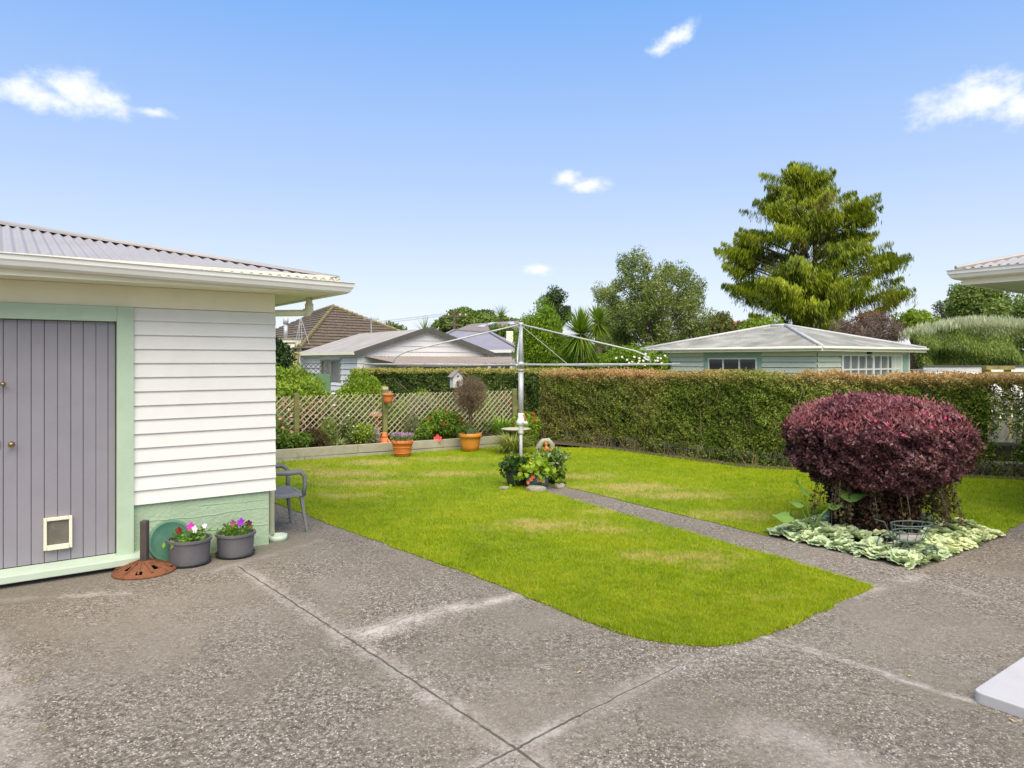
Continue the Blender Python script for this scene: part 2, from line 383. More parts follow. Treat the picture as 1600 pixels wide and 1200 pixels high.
# ---- lawn
LAWN = [(-5.35,10.5), G(424,785), G(478,804), G(530,825), G(590,846), G(650,868), G(760,907), G(870,950), G(915,971), G(955,986),
        G(1000,999), G(1050,1007), G(1110,1010), G(1155,1006), G(1200,992), G(1285,955), G(1365,917), G(1230,875), G(1000,811), G(850,768),
        (.30,9.3), (.72,9.25), G(888,762), G(1040,799), G(1200,838), (3.81,7.72), G(1562,837), G(1600,815), (7.0,9.0), (9.5,8.2), (10.5,8.5), (7.0,9.9),
        (4.0,10.8), (2.5,12.5), (1.9,13.2), (-.3,13.45), (-.602,13.27), (-3.87,11.36)]
def rough_edge(poly, step=.05, amp=.011):
    out = []
    for a, b2 in zip(poly, poly[1:]+poly[:1]):
        n_ = max(1, int(math.hypot(b2[0]-a[0], b2[1]-a[1])/step))
        out += [(a[0]+(b2[0]-a[0])*i/n_, a[1]+(b2[1]-a[1])*i/n_, 0) for i in range(n_)]
    P = np.array(out); P[:,0] += amp*(fn3(P, .35, 1)*.8+fn3(P, .11, 2)*.6); P[:,1] += amp*(fn3(P, .35, 3)*.8+fn3(P, .11, 4)*.6)
    return [tuple(q[:2]) for q in P]
LAWN = rough_edge(LAWN)
LM = bpy.data.materials.new('lawn_grass'); LM.use_nodes = True; w = W(LM.node_tree); b = w.n['Principled BSDF']
p = w.pos(); p2 = w.mapv(p, (1,1,.0))
n1 = w.noise(.9, 5, .6, p2, .3); n2 = w.noise(5, 4, .65, p2); n3 = w.noise(40, 3, .6, p2)
g = w.ramp(w.m('ADD', w.m('MULTIPLY', n1, .55), w.m('MULTIPLY', n2, .45)),
           [(.3,(.17,.27,.004)),(.46,(.26,.37,.006)),(.6,(.36,.43,.012)),(.76,(.46,.46,.04))])
dry = None
for (px, py, rx, ry, a) in [(585,723,.75,.28,1),(530,741,1.0,.3,1),(575,755,.9,.22,.8),(700,741,.9,.2,.8),(460,735,.6,.35,.5),(985,763,.9,.28,1),(1060,775,.9,.22,.9),
                            (905,745,.7,.2,.8),(850,822,.75,.22,.9),(930,828,.5,.16,.6),(1070,872,.55,.16,.9),(1120,885,.35,.1,.5),(540,775,.6,.2,.6),(700,718,.8,.2,.7),
                            (1150,808,.8,.18,.8),(1210,936,.25,.06,.5),(950,800,.5,.12,.5)]:
    X, Y = G(px, py); q = w.xyz(p)
    e = w.m('SQRT', w.m('ADD', w.m('POWER', w.m('DIVIDE', w.m('SUBTRACT', q[0], X), rx), 2), w.m('POWER', w.m('DIVIDE', w.m('SUBTRACT', q[1], Y), ry*1.6), 2)))
    k = w.m('MULTIPLY', w.m('SUBTRACT', 1.0, e), a); dry = k if dry is None else w.m('MAXIMUM', dry, k)
dry = w.m('ADD', w.m('MULTIPLY', dry, .8), w.m('ADD', w.m('MULTIPLY', w.m('SUBTRACT', w.noise(2.4, 6, .72, p2), .5), 2.0), w.m('MULTIPLY', w.m('SUBTRACT', w.noise(9, 6, .75, p2), .5), 1.8)))
dry = w.m('MULTIPLY', w.sstep(dry, -.1, .75), w.sstep(n3, .25, .6, .55, 1.0))
g = w.mix(w.m('MULTIPLY', dry, .85), g, (.62,.50,.20))
rr = w.attr('r'); g2 = w.mix(w.m('MULTIPLY', rr, .28), g, (.50,.54,.03))
g2 = w.mix(w.sstep(rr, .93, .97, 0.0, .8), g2, (.50,.42,.17))
w.put(b.inputs['Base Color'], g2); b.inputs['Roughness'].default_value = .6; b.inputs['Specular IOR Level'].default_value = .2
t = w.node('ShaderNodeBsdfTranslucent'); w.put(t.inputs[0], g2); mx = w.node('ShaderNodeMixShader'); mx.inputs[0].default_value = .35
w.l.new(b.outputs[0], mx.inputs[1]); w.l.new(t.outputs[0], mx.inputs[2]); w.l.new(mx.outputs[0], w.n['Material Output'].inputs[0])
ngon('lawn', LAWN, .006, LM)
def grass():
    N = 900000
    Y = 1/np.sqrt(rng.uniform(1/14.0**2, 1/3.9**2, N))          # density falls with distance
    X = rng.uniform(-.80, .78, N)*Y
    Q = np.stack([X, Y, X*0], 1); k = inpoly(X+.012*rng.normal(size=N), Y+.012*rng.normal(size=N), LAWN) & (fn3(Q, .16, 7) > -2.2); X, Y = X[k], Y[k]
    n = len(X); n = min(n, 520000); X, Y = X[:n], Y[:n]
    base = np.stack([X, Y, np.full(n, .004)], 1)
    a = rng.uniform(0, 2*np.pi, n); s = np.stack([np.cos(a), np.sin(a), np.zeros(n)], 1)*(.0022+.0006*Y)[:,None]*.5
    hgt = .011+.013*rng.uniform(0, 1, n)+.0010*Y; cl = fn3(np.stack([X, Y, X*0], 1), .45, 8)+fn3(np.stack([X, Y, X*0], 1), .12, 9); hgt *= 1+.16*np.clip(cl, -1.5, 2); tall = rng.uniform(0, 1, n) > .9955-.004*(cl > 1); hgt[tall] *= 2.0
    lean = rng.normal(size=(n, 2))*.016
    tip = base+np.stack([lean[:,0], lean[:,1], hgt], 1)
    V = np.stack([base-s, base+s, tip], 1)
    o = npmesh('grass', V, np.arange(n*3).reshape(n, 3), LM, None, {'r': rng.uniform(0, 1, n)})
    tag(o, 'short bright green mown grass with straw coloured dry patches', 'grass', kind='stuff')
grass()

# ================================================================== GREY-DOORED SHED
CX, CY = G(422, 850)
SH = thing('garden_shed', 'white weatherboard shed with mint green trim, grey plank door and grey corrugated roof', 'shed', (CX, CY, 0), AXIS)
def lapwall(mb, x0, x1, z0, z1, step, y=0.0, th=.024):
    z = z0
    while z < z1-.005:
        zt = min(z+step+.012, z1)
        mb.quad((x0,y-th,z),(x1,y-th,z),(x1,y-.003,zt),(x0,y-.003,zt))
        mb.quad((x0,y,z),(x1,y,z),(x1,y-th,z),(x0,y-th,z))
        mb.quad((x1,y-th,z),(x1,y,z),(x1,y,zt),(x1,y-.003,zt))
        mb.quad((x0,y-th,z),(x0,y-.003,zt),(x0,y,zt),(x0,y,z))
        z += step
    mb.box(x0, x1-.002, y, y+.03, z0, z1)
SL, SD = 8.0, 5.6                            # shed length and depth
m = MB(); lapwall(m, -1.094, .045, .483, 2.075, .1145); m.build('wall', WHITE, SH)
m = MB()                                     # side walls
z = .483
while z < 2.07:
    for yy0, yy1, xx in ((.0, SD, .028),):
        m.quad((xx+.024,yy0,z),(xx+.024,yy1,z),(xx+.003,yy1,z+.12),(xx+.003,yy0,z+.12)); m.quad((xx,yy0,z),(xx,yy1,z),(xx+.024,yy1,z),(xx+.024,yy0,z))
    z += .1145
m.box(.0, .027, .035, SD-.03, .483, 2.07); m.box(-SL, -.002, SD-.03, SD, .483, 2.07); m.box(-SL, -SL+.03, 0.05, SD-.05, .0, 2.07); m.build('side_wall', WHITE, SH)
m = MB().box(-SL, .036, -.022, .10, 2.078, 2.245); m.build('frieze_board', CREAM, SH)
m = MB().box(-1.092, -.01, .004, .15, -.05, .50).box(-.16, -.01, .155, SD, -.05, .5)
fo = m.build('foundation', CASTG, SH)
m = MB()
for z_, xa, xb in ((.33,-1.09,-.02),(.19,-.75,-.02),(.41,-.6,-.02)):
    pts = [(x, .003, z_+.006*math.sin(x*9+z_*30)+.003*math.sin(x*31)) for x in np.linspace(xa, xb, 30)]
    m.tube(pts, .0035, 5)
m.build('board_mark', CASTG, fo)
# door opening
bevel(MB().box(-1.213, -1.094, -.045, .05, .10, 2.0765).build('door_jamb', MINT, SH), .003)
bevel(MB().box(-3.9, -1.2135, -.042, .05, 1.957, 2.076).build('door_head', MINT, SH), .003)
m = MB(); m.v = [(-4.1,-.135,.035),(-1.03,-.135,.035),(-1.03,.02,.035),(-4.1,.02,.035),(-4.1,-.135,.090),(-1.03,-.135,.090),(-1.03,.02,.112),(-4.1,.02,.112)]
m.f = [(0,3,2,1),(4,5,6,7),(0,1,5,4),(1,2,6,5),(2,3,7,6),(3,0,4,7)]
bevel(m.build('door_sill', MINTL, SH), .006)
MB().box(-4.0, -1.2, .13, .15, .05, 2.0).box(-4.0,-1.1,-.06,.1,0.0,.03).build('threshold_gap_shade', SEAM, SH)  # dark block paints the shade under the sill; the panel backs the doorway
DO = None
m = MB(); xs = [-1.217]; random.seed(3)
wds = [.052,.083,.085,.083,.086,.084,.083,.086,.083,.085]
for q in wds*3: xs.append(xs[-1]-q)
for i in range(len(xs)-1):
    if xs[i+1] < -2.95: break
    g_ = .0013 if i % 3 else .0022
    m.box(xs[i+1]+g_, xs[i]-g_, .012+random.uniform(0, .002), .045, .116, 1.953)
DO = m.build('door', DOORG, SH); bevel(DO, .002, 1)
MB().box(-2.95, -1.216, .040, .06, .12, 1.95).build('door_backing', SEAM, DO)
def knob(x, z, r, nm):
    m = MB(); pr = [(r*.9,0),(r*.9,.006),(r*.35,.008),(r*.35,.028),(r*.8,.034),(r,.045),(r*.85,.056),(r*.3,.062)]
    m.lathe(pr, 20); m.v = [(v[0]+x, .012-v[2], v[1]*1.0+z) for v in m.v]; return m.build(nm, BRASS, DO, True)
knob(-1.894, 1.03, .022, 'door_knob'); knob(-1.945, 1.476, .018, 'door_latch')
MB().box(-1.972,-1.962,.004,.011,1.0,1.06).build('keyhole_plate', BRASS, DO)
# cat flap
CF = MB()
x0, x1, z0, z1 = -1.697, -1.512, .212, .455
CF.box(x0, x0+.022, -.022, .013, z0, z1).box(x1-.022, x1, -.022, .013, z0, z1).box(x0+.0225, x1-.0225, -.022, .013, z1-.024, z1).box(x0+.0225, x1-.0225, -.034, .013, z0, z0+.036)
cf = bevel(CF.build('cat_flap', CREAM, DO), .004)
FLAPM = mat('smoky_flap', (.16,.15,.12), .25, .15, 12, dirt=(.3,.28,.22), dscale=10, damt=.5)
MB().box(x0+.026, x1-.026, -.003, .009, z0+.04, z1-.028).build('flap', FLAPM, cf)
# roof: hip, eave overhang .44 ; pitch .245
OV = .44; PI_ = .245; ZE = 2.30
EX0, EX1, EY0, EY1 = -SL-OV-.03, OV+.03, -OV-.03, SD+OV+.03
def corr(mb, P0, ex, ey, L, ymax, pitch, amp, sub=6, y0=0.0, x0=0.0):
    P0 = Vector(P0); ex = Vector(ex).normalized(); ey = Vector(ey).normalized(); nn = ex.cross(ey)
    if nn.z < 0: nn = -nn
    N = int(L/pitch*sub); last = None
    for i in range(N+1):
        x = x0+L*i/N; yt = ymax(x); off = nn*amp*math.sin(2*math.pi*x/pitch)
        a = len(mb.v); mb.v.append(tuple(P0+ex*x+ey*y0+off)); mb.v.append(tuple(P0+ex*x+ey*max(yt, y0+.001)+off))
        if last is not None: mb.f.append((last, a, a+1, last+1))
        last = a
half = (EY1-EY0)/2; cs = math.sqrt(1+PI_*PI_); Lx = EX1-EX0
m = MB()
corr(m, (EX0,EY0,ZE+.06), (1,0,0), (0,1,PI_), Lx, lambda x: max(0, min(x, Lx-x, half))*cs, .0762, .0125)
corr(m, (EX0,EY1,ZE+.06), (1,0,0), (0,-1,PI_), Lx, lambda x: max(0, min(x, Lx-x, half))*cs, .0762, .0125)
corr(m, (EX1,EY0,ZE+.06), (0,1,0), (-1,0,PI_), EY1-EY0, lambda x: max(0, min(x, 2*half-x))*cs, .0762, .0125)
corr(m, (EX0,EY0,ZE+.06), (0,1,0), (1,0,PI_), EY1-EY0, lambda x: max(0, min(x, 2*half-x))*cs, .0762, .0125)
rf = m.build('roof', ZINC, SH, True)
m = MB()
tp = (EX1-half, EY0+half, ZE+.075+half*PI_)
m.tube([(EX1-.02, EY0+.02, ZE+.075), tp], .027, 10); m.tube([tp, (EX0+half, EY0+half, tp[2])], .027, 8); m.tube([tp, (EX1, EY1, ZE+.075)], .027, 8)
e = Vector((-1,1,PI_)).normalized(); sd_ = Vector((1,1,0)).normalized()
a = Vector((EX1, EY0, ZE+.068)); b_ = Vector(tp)-Vector((0,0,.006))
m.build('hip_cap', ZINC, rf, True)
m = MB(); sw = Vector((-.7,-.7,-.17))*.1
m.quad(a+Vector((-.09,-.0,.012)), a+Vector((0,0,.022)), b_, b_+Vector((-.12,0,-.0)))
m.quad(a+Vector((0,0,.022)), a+Vector((0,.09,.012)), b_+Vector((0,.12,0)), b_)
m.build('hip_flashing', ZINC, rf)
# fascia + soffit
m = MB().box(EX0, EX1-.001, -OV-.022, -OV, 2.234, 2.39).box(OV, OV+.022, -OV+.001, SD+OV, 2.234, 2.39).box(EX0,EX1,SD+OV,SD+OV+.02,2.234,2.39)
m.build('fascia', CREAM, SH)
MB().box(-SL-OV, OV-.001, -OV+.001, SD+OV-.001, 2.247, 2.262).build('soffit', CREAM, SH)
# quad gutter, falls to the corner
def gutter(pts, nm, parent, matl, prof=None):
    m = MB(); prof = prof or [(0,0),(.05,-.004),(.075,.012),(.088,.04),(.098,.052),(.1,.085),(.112,.088),(.112,.092),(.094,.092),(.09,.058),(.078,.05),(.065,.02),(.045,.008),(.004,.01),(.004,.085),(0,.085)]
    n0 = 0
    for (P, out) in pts:
        for (d, z) in prof: m.v.append((P[0]+out[0]*d, P[1]+out[1]*d, P[2]+z))
    k = len(prof)
    for i in range(len(pts)-1):
        for j in range(k): a = i*k+j; b2 = i*k+(j+1) % k; m.f.append((a, b2, b2+k, a+k))
    m.f.append(tuple(range(k))); m.f.append(tuple((len(pts)-1)*k+j for j in range(k)))
    return m.build(nm, matl, parent, False)
gz0, gz1 = 2.285, 2.24
yo = -OV-.0225
gutter([((EX0,yo,gz0+.04),(0,-1)), ((-1.7,yo,gz0-.005),(0,-1)), ((OV+.0225,yo,gz1),(1,-1)), ((OV+.0225,SD+OV,gz1+.02),(1,0))], 'gutter', SH, WHITE)
m = MB().tube([(-1.0,-OV-.03,2.25),(-1.0,-OV-.139,2.262)], .003, 5); 
# downpipe
m = MB(); px_, py_ = .40, .165
m.tube([(px_+.02,py_,2.24),(px_+.02,py_,2.13),(px_+.01,py_,2.108),(px_-.02,py_,2.10),(.095,py_,2.085),(.07,py_,2.07),(.062,py_,2.04),(.062,py_,1.0),(.062,py_,.05)], .031, 14)
m.tube([(px_+.02,py_,2.19),(px_+.02,py_,2.13),(px_+.01,py_,2.105),(px_-.03,py_,2.10)], .040, 14)
m.build('downpipe', CREAM, SH, True)
m = MB().lathe([(.085,0),(.085,.05),(.07,.05),(.065,.01),(.0,.01)], 20, (.10,.10,0)); m.build('gully_trap', MINTL, SH, True)

# ================================================================== HOUSE at right edge
HC = (4.60, 7.2)
HO = thing('dwelling_house', 'cream eave with grey corrugated roof of the house at the right edge', 'house', (HC[0], HC[1], 0), AXIS)
# local: +x = u1, -y = towards camera ; corner of the eave at origin, house spans x>0, y<0
HOV = .55; ze = 2.42
m = MB().box(0, 7, -.02, 0, ze, ze+.16).box(0, .02, -9, -.0205, ze, ze+.16); m.build('fascia', CREAM, HO)
MINTS = mat('pale_green_soffit', (.50,.56,.44), .6, .04)
MB().box(.021, 7, -9, -.021, ze+.012, ze+.03).build('soffit', MINTS, HO)
gutter([((7,0.001,ze+.06),(0,1)), ((0,.001,ze+.06),(-1,1)), ((0,-9,ze+.06),(-1,0))], 'gutter', HO, WHITE)
m = MB()
corr(m, (-.05,.05,ze+.16), (0,-1,0), (1,0,.27), 9, lambda x: max(.001, min(x,4.5))*1.036, .0762, .0095)
corr(m, (-.05,.05,ze+.16), (1,0,0), (0,-1,.27), 8, lambda x: max(.001, min(x,4))*1.036, .0762, .0095)
m.build('roof', ZINC, HO, True)
MB().tube([(-.04,.04,ze+.17),(4.4,-4.4,ze+.17+4.4*.27)], .03, 8).build('hip_cap', ZINC, HO)
m = MB(); lapwall(m, -9+HOV, -HOV, .4, ze+.01, .115); m.v = [(v[1]+HOV, v[0], v[2]) for v in m.v]
m.build('wall', WHITE, HO)
MB().box(HOV, 7, -HOV-.03, -HOV, .4, ze+.01).build('end_wall', WHITE, HO)
MB().box(HOV+.04, 7, -9, -HOV-.04, -.05, .4).build('foundation', CASTG, HO)
# doorstep
SC = G(1519, 1095)
m = MB(); r = .03; pr = []
for i in range(7): a = math.pi+math.pi/2*(-i/6)-0; pr.append((r+r*math.cos(math.pi-(-math.pi/2)*0+i/6*math.pi/2-math.pi*0), 0))
pts = [(0, -1.3), (1.6, -1.3), (1.6, 0)] + [(.04-.04*math.sin(a), -.04+.04*math.cos(a)) for a in np.linspace(0, math.pi/2, 7)]
n = len(pts)
for z_ in (-.01, .052): m.v += [(p_[0], p_[1], z_) for p_ in pts]
m.f = [tuple(range(n, 2*n))] + [(i, (i+1) % n, n+(i+1) % n, n+i) for i in range(n)]
ST = thing('door_step', 'low light grey painted concrete step at the bottom right corner', 'step', (SC[0], SC[1], 0), AXIS)
m2 = MB(); m2.v = [((p_[0]-.8)*1.0+.8, p_[1], .052) for p_ in pts]
o = m.build('slab', SLAB, ST); bevel(o, .006, 2)

# ================================================================== OBJECTS BY THE SHED
def chair():
    fm = (-2.110, 6.97)
    T = thing('plastic_chair', 'grey moulded plastic armchair standing behind the corner of the white shed', 'chair', (fm[0]-.806*.24, fm[1]-.591*.24, 0), AXIS)
    # local: +x = front
    for sy in (-1, 1):
        for sx, nm in ((1,'leg'),(-1,'leg')):
            m = MB(); x = .19*sx; y = .20*sy
            if sx > 0: m.tube([(x+.05,y*1.12,0),(x+.02,y*1.06,.2),(x,y,.37)], [.016,.020,.026], 4)
            else: m.tube([(x-.07,y*1.1,0),(x-.03,y*1.03,.2),(x,y,.37)], [.016,.020,.026], 4)
            o = m.build(nm, CHAIRG, T); bevel(o, .004)
        m = MB(); y = .235*sy
        pts = [(.205,y*.98,.36),(.215,y*1.03,.46),(.205,y*1.07,.545),(.16,y*1.1,.585),(.05,y*1.1,.585),(-.08,y*1.08,.595),(-.17,y*1.0,.63),(-.215,y*.88,.70)]
        m2 = MB()
        for i in range(len(pts)-1): pass
        m2.tube(pts, [.022,.02,.02,.024,.026,.025,.022,.018], 6); m2.build('armrest', CHAIRG, T, True)
    # seat with slots
    m = MB()
    ys = np.linspace(-.215, .215, 8)
    for i in range(7):
        y0_, y1_ = ys[i]+.004, ys[i+1]-.004
        n = len(m.v); K = 8
        for k in range(K+1):
            t = k/K; x = .22-.44*t; zz = .385-.03*math.sin(math.pi*t)-.015*(t)
            if k == 0: zz -= .02
            for (yy, dzz) in ((y0_,0),(y1_,0),(y1_,-.012),(y0_,-.012)): m.v.append((x, yy, zz-.02*math.cos(yy*7)+.02+dzz))
        for k in range(K):
            for j in range(4): a = n+4*k+j; b2 = n+4*k+(j+1) % 4; m.f.append((a, b2, b2+4, a+4))
        m.f.append((n,n+1,n+2,n+3)); m.f.append((n+4*K,n+4*K+1,n+4*K+2,n+4*K+3))
    m.box(.195,.235,-.235,.235,.345,.375).box(-.23,-.2,-.22,.22,.33,.36).box(-.2,.195,-.235,-.216,.345,.38).box(-.2,.195,.216,.235,.345,.38)
    bevel(m.build('seat', CHAIRG, T), .004)
    m = MB()
    for i in range(7):
        yc = -.18+.06*i; m.bar((-.215, yc, .36), (-.315, yc*.95, .76), .035, .012, (1,0,0))
    m.tube([(-.21,-.22,.38),(-.3,-.215,.72),(-.335,-.16,.80),(-.34,0,.815),(-.335,.16,.80),(-.3,.215,.72),(-.21,.22,.38)], .017, 8)
    m.build('backrest', CHAIRG, T, True)
chair()

def pot_profile(r0, r1, h, th=.008, lip=.012):
    return [(r0*.2,0),(r0,0),(r0+(r1-r0)*.5,h*.5),(r1,h-lip*1.6),(r1+lip,h-lip*1.6),(r1+lip,h),(r1-th+lip*.2,h),(r1-th,h-lip),(r0+(r1-r0)*.8-th,h*.82)]
PANS = leafmat('bedding_leaf', [(.09,.2,.02),(.16,.32,.04),(.26,.42,.06)], transl=.35)
def petmat(nm, c): return mat('petal_'+nm, c, .6, .2, 30, spec=.2)
PET = {k: petmat(k, v) for k, v in dict(magenta=(.62,.04,.42), white=(.85,.82,.86), darkred=(.22,.015,.02), purple=(.30,.03,.55), dusty=(.42,.12,.16), maroon=(.13,.01,.05),
       scarlet=(.6,.03,.02), coral=(.70,.16,.07), peach=(.82,.45,.34), lavender=(.36,.22,.46), pinkred=(.62,.08,.09), yellow=(.7,.6,.1)).items()}
def flower(nm, loc, r, m_, parent, face=(0,-1,.6), k=5):
    f = Vector(face).normalized(); u = f.orthogonal().normalized(); v = f.cross(u); mb = MB(); c = Vector(loc)
    for i in range(k):
        a = 2*math.pi*i/k+.2; d = u*math.cos(a)+v*math.sin(a); s_ = u*-math.sin(a)+v*math.cos(a)
        n = len(mb.v)
        mb.v += [tuple(c), tuple(c+d*r*.55+s_*r*.42+f*r*.18), tuple(c+d*r*.95+s_*r*.3+f*r*.12), tuple(c+d*r*1.08+f*r*.22), tuple(c+d*r*.95-s_*r*.3+f*r*.12), tuple(c+d*r*.55-s_*r*.42+f*r*.18)]
        mb.f += [(n,n+1,n+2,n+3),(n,n+3,n+4,n+5)]
    return mb.build(nm, m_, parent)
def pansy_pot(x, y, r, h, label, fl, seed):
    rg = np.random.default_rng(seed)
    T = thing('flower_pot', label, 'flower pot', (x, y, 0), 0, 'grey plastic flower pots along the shed wall')
    m = MB().lathe([(r*.3,.004),(r*.97,.004),(r*1.03,.03),(r*1.0,.03),(r*.93,.012)], 36); m.build('saucer', DKPLAS, T, True)
    m = MB().lathe([(a, b2+.013) for a, b2 in pot_profile(r*.9, r*.97, h)], 40); o = m.build('pot', GRPLAS, T, False)
    m = MB().lathe([(.001,h*.86),(r*.9,h*.84)], 30, close=False); m.build('soil', SOIL, T)
    P = []; O = []
    for (fx, fy, fz, c, fr) in fl:
        for k in range(34):
            t = rg.uniform(0, 1); P.append((fx*(.3+.7*t)+rg.normal()*.022, fy+rg.normal()*.03, h*.86+(fz-h*.86)*t*.85+rg.normal()*.012))
    for k in range(60): P.append((rg.normal()*r*.4, rg.normal()*r*.35, h*.88+abs(rg.normal())*.025))
    leaves('foliage', P, PANS, T, .05, .022, (0,0,1), .35)
    m = MB()
    for (fx, fy, fz, c, fr) in fl: m.tube([(fx*.4, fy*.5, h*.85), (fx*.8, fy, (h+fz)/2), (fx, fy, fz)], .0025, 5)
    m.build('stem', PANS, T)
    for (fx, fy, fz, c, fr) in fl:
        if c: flower('flower', (fx, fy-.012, fz), fr, PET[c], T, (rg.normal()*.4, -1, .35+rg.normal()*.2))
X, Y = G(296, 880); pansy_pot(X, Y, .165, .195, 'grey plastic pot with magenta, white and dark red blooms in front of the green lid',
    [(-.07,-.02,.275,'darkred',.028),(.02,.0,.30,'magenta',.034),(.065,-.03,.285,'white',.032),(.12,.02,.30,'white',.02),(-.11,.0,.25,None,0),(-.02,-.05,.23,None,0)], 11)
X, Y = G(367, 867); pansy_pot(X+.01, Y-.01, .155, .185, 'grey plastic pot with purple and maroon blooms nearest the shed corner',
    [(-.015,0,.275,'dusty',.028),(.055,-.01,.285,'purple',.034),(.115,0,.275,'maroon',.026),(-.09,0,.27,None,0),(-.12,.03,.23,None,0),(.04,-.05,.22,None,0)], 12)

def umbrella_base():
    X, Y = (226-800)/FPX*5.50, 5.50
    T = thing('umbrella_stand', 'rusty round cast iron umbrella stand with brown post by the grey door', 'umbrella stand', (X, Y, 0))
    m = MB(); k = 48; prof = [(.225,0),(.228,.012),(.222,.022),(.20,.026),(.155,.044),(.10,.064),(.055,.078),(.04,.082),(.034,.09)]
    m.lathe(prof, k); 
    skip = set()
    for i in range(len(prof)-1):
        for j in range(k):
            if i in (3,4) and (j % 6) in (1,2) and i == 3+(j//6) % 2: skip.add(i*k+j)
    m.f = [f for q, f in enumerate(m.f) if q not in skip]
    o = m.build('base_plate', RUST, T, False)
    m = MB()
    for j in range(12):
        a = j*math.pi/6; m.bar((.06*math.cos(a), .06*math.sin(a), .083), (.19*math.cos(a+.25), .19*math.sin(a+.25), .033), .012, .01)
    m.lathe([(.205,.022),(.212,.033),(.218,.022)], 48, close=False)
    m.build('relief_pattern', RUST, o)
    MB().lathe([(.0,.006),(.2,.004)], 30, close=False).build('underside', SOIL, o)
    m = MB().bar((0,0,.07),(0,0,.40),.052,.052); bevel(m.build('post', IRONDK, T), .006)
umbrella_base()
def lid():
    X, Y = G(262, 873)
    T = MB(); R_ = .172
    T.lathe([(.001,.0),(R_*.55,.002),(R_*.6,.006),(R_*.82,.006),(R_*.86,.014),(R_*.97,.016),(R_,.01),(R_,-.018),(R_*.97,-.018),(R_*.96,.004),(.001,-.004)], 48, close=False)
    o = T.build('green_lid', GREENLID, None, True)
    # stand the plastic lid on its rim, leaning on the wall
    nrm = Vector((.591, -.806, .34)).normalized()
    o.rotation_euler = nrm.to_track_quat('Z', 'Y').to_euler()
    # wall point
    t = .83; wx, wy = CX-.806*t, CY-.591*t
    o.location = (wx+.591*.085, wy-.806*.085, R_*.98)
    tag(o, 'round dark green plastic lid leaning on the mint green base wall behind a pot', 'tray')
lid()

# ================================================================== ROTARY CLOTHESLINE
def clothesline():
    Yp = 9.45; Xp = 14/FPX*Yp
    T = thing('rotary_clothesline', 'galvanised rotary clothesline on a tall pole in the middle of the lawn', 'clothesline', (Xp, Yp, 0), R(-2))
    za, zt = 1.592, 2.145; L = 2.12
    m = MB().tube([(0,0,0),(0,0,.80)], .022, 14); m.build('lower_pole', GALV, T, True)
    m = MB().tube([(0,0,.84),(0,0,1.50)], .034, 16).tube([(0,0,1.50),(0,0,1.53)], .039, 16); m.build('pole', GALV, T, True)
    m = MB().tube([(0,0,1.5),(0,0,zt)], .026, 14).tube([(0,0,zt-.03),(0,0,zt+.012)], .034, 14); m.build('mast', GALV, T, True)
    m = MB().lathe([(.03,.66),(.034,.68),(.036,.755),(.042,.78),(.062,.79),(.062,.83),(.045,.86),(.04,.885),(.041,.93),(.036,.94)], 20)
    m.tube([(.0,-.02,.83),(.06,-.05,.82),(.085,-.055,.80)], [.035,.03,.02], 10)
    m.build('winding_gear', WHITE, T, True)
    m = MB().tube([(.06,-.06,.82),(.05,-.09,.90),(.03,-.09,.93)], .010, 8); m.build('winding_handle', PET['coral'], T, True)
    MB().tube([(0,0,za-.03),(0,0,za+.035)], .044, 14).build('hub', GALV, T, True)
    wires = MB()
    for q in range(4):
        a = q*math.pi/2; c, s_ = math.cos(a), math.sin(a)
        sag = .01*(1 if q else .5)
        m = MB().tube([(c*.03,s_*.03,za),(c*L*.5,s_*L*.5,za+.004),(c*L,s_*L,za+.006)], .0125, 10); arm = m.build('arm', GALV, T, True)
        xb = L*.82
        m = MB().tube([(c*.03,s_*.03,zt-.02),(c*(xb-.22),s_*(xb-.22),za+.185),(c*(xb-.10),s_*(xb-.10),za+.135),(c*(xb-.03),s_*(xb-.03),za+.085),(c*xb,s_*xb,za+.0)], .0105, 8)
        m.build('brace', GALV, T, True)
    for r_ in (.5,.78,1.05,1.32,1.6,1.85,2.08):
        for q in range(4):
            a, b2 = q*math.pi/2, (q+1)*math.pi/2
            P = Vector((math.cos(a)*r_, math.sin(a)*r_, za+.012)); Q = Vector((math.cos(b2)*r_, math.sin(b2)*r_, za+.012)); M_ = (P+Q)/2-Vector((0,0,.012*r_))
            wires.tube([P, M_, Q], .0017, 4, False)
    wires.build('line_wire', GALV, T)
    MB().tube([(.03,-.02,zt-.05),(.62,0,za+.01)], .004, 6).build('stay_wire', GALV, T)
clothesline()

# ================================================================== RAISED BED, TRELLIS
E0 = Vector((-3.866, 11.34)); ED = Vector((.863, .505)); EN = Vector((-.505, .863))
EANG = math.atan2(ED.y, ED.x)
def edging():
    T = thing('raised_bed_edging', 'weathered timber sleeper edging of the raised flower bed', 'garden edging', (E0.x, E0.y, 0), EANG)
    # two courses
    def plank(x0, x1, z0, z1, y0=0, sk=0):
        m = MB().box(x0, x1, y0, y0+.05, z0, z1); m.v = [(v[0], v[1]+v[0]*sk, v[2]+.006*math.sin(v[0]*2)) for v in m.v]
        bevel(m.build('sleeper', SLEEP, T), .005)
    for a, b2 in ((-2.6,-.7),(-.69,1.42),(1.425,3.02),(3.025,4.4)): plank(a, b2, .062, .205)
    for a, b2 in ((-2.6,.52),(.525,2.1),(2.105,4.4)): plank(a, b2, -.02, .056, .004)
    m = MB().box(-2.6, 4.4, .051, .07, -.02, .19); m.build('backing_board', SLEEP, T)
edging()
bedpts = [E0+ED*-2.6+EN*.06, E0+ED*4.4+EN*.06, E0+ED*4.9+EN*.5, (2.0,16.4), (-9,16.4), (-9,9.0)]
ngon('flower_bed_soil', [(p_[0], p_[1]) for p_ in bedpts], .15, SOIL)
TR0 = E0+EN*.45
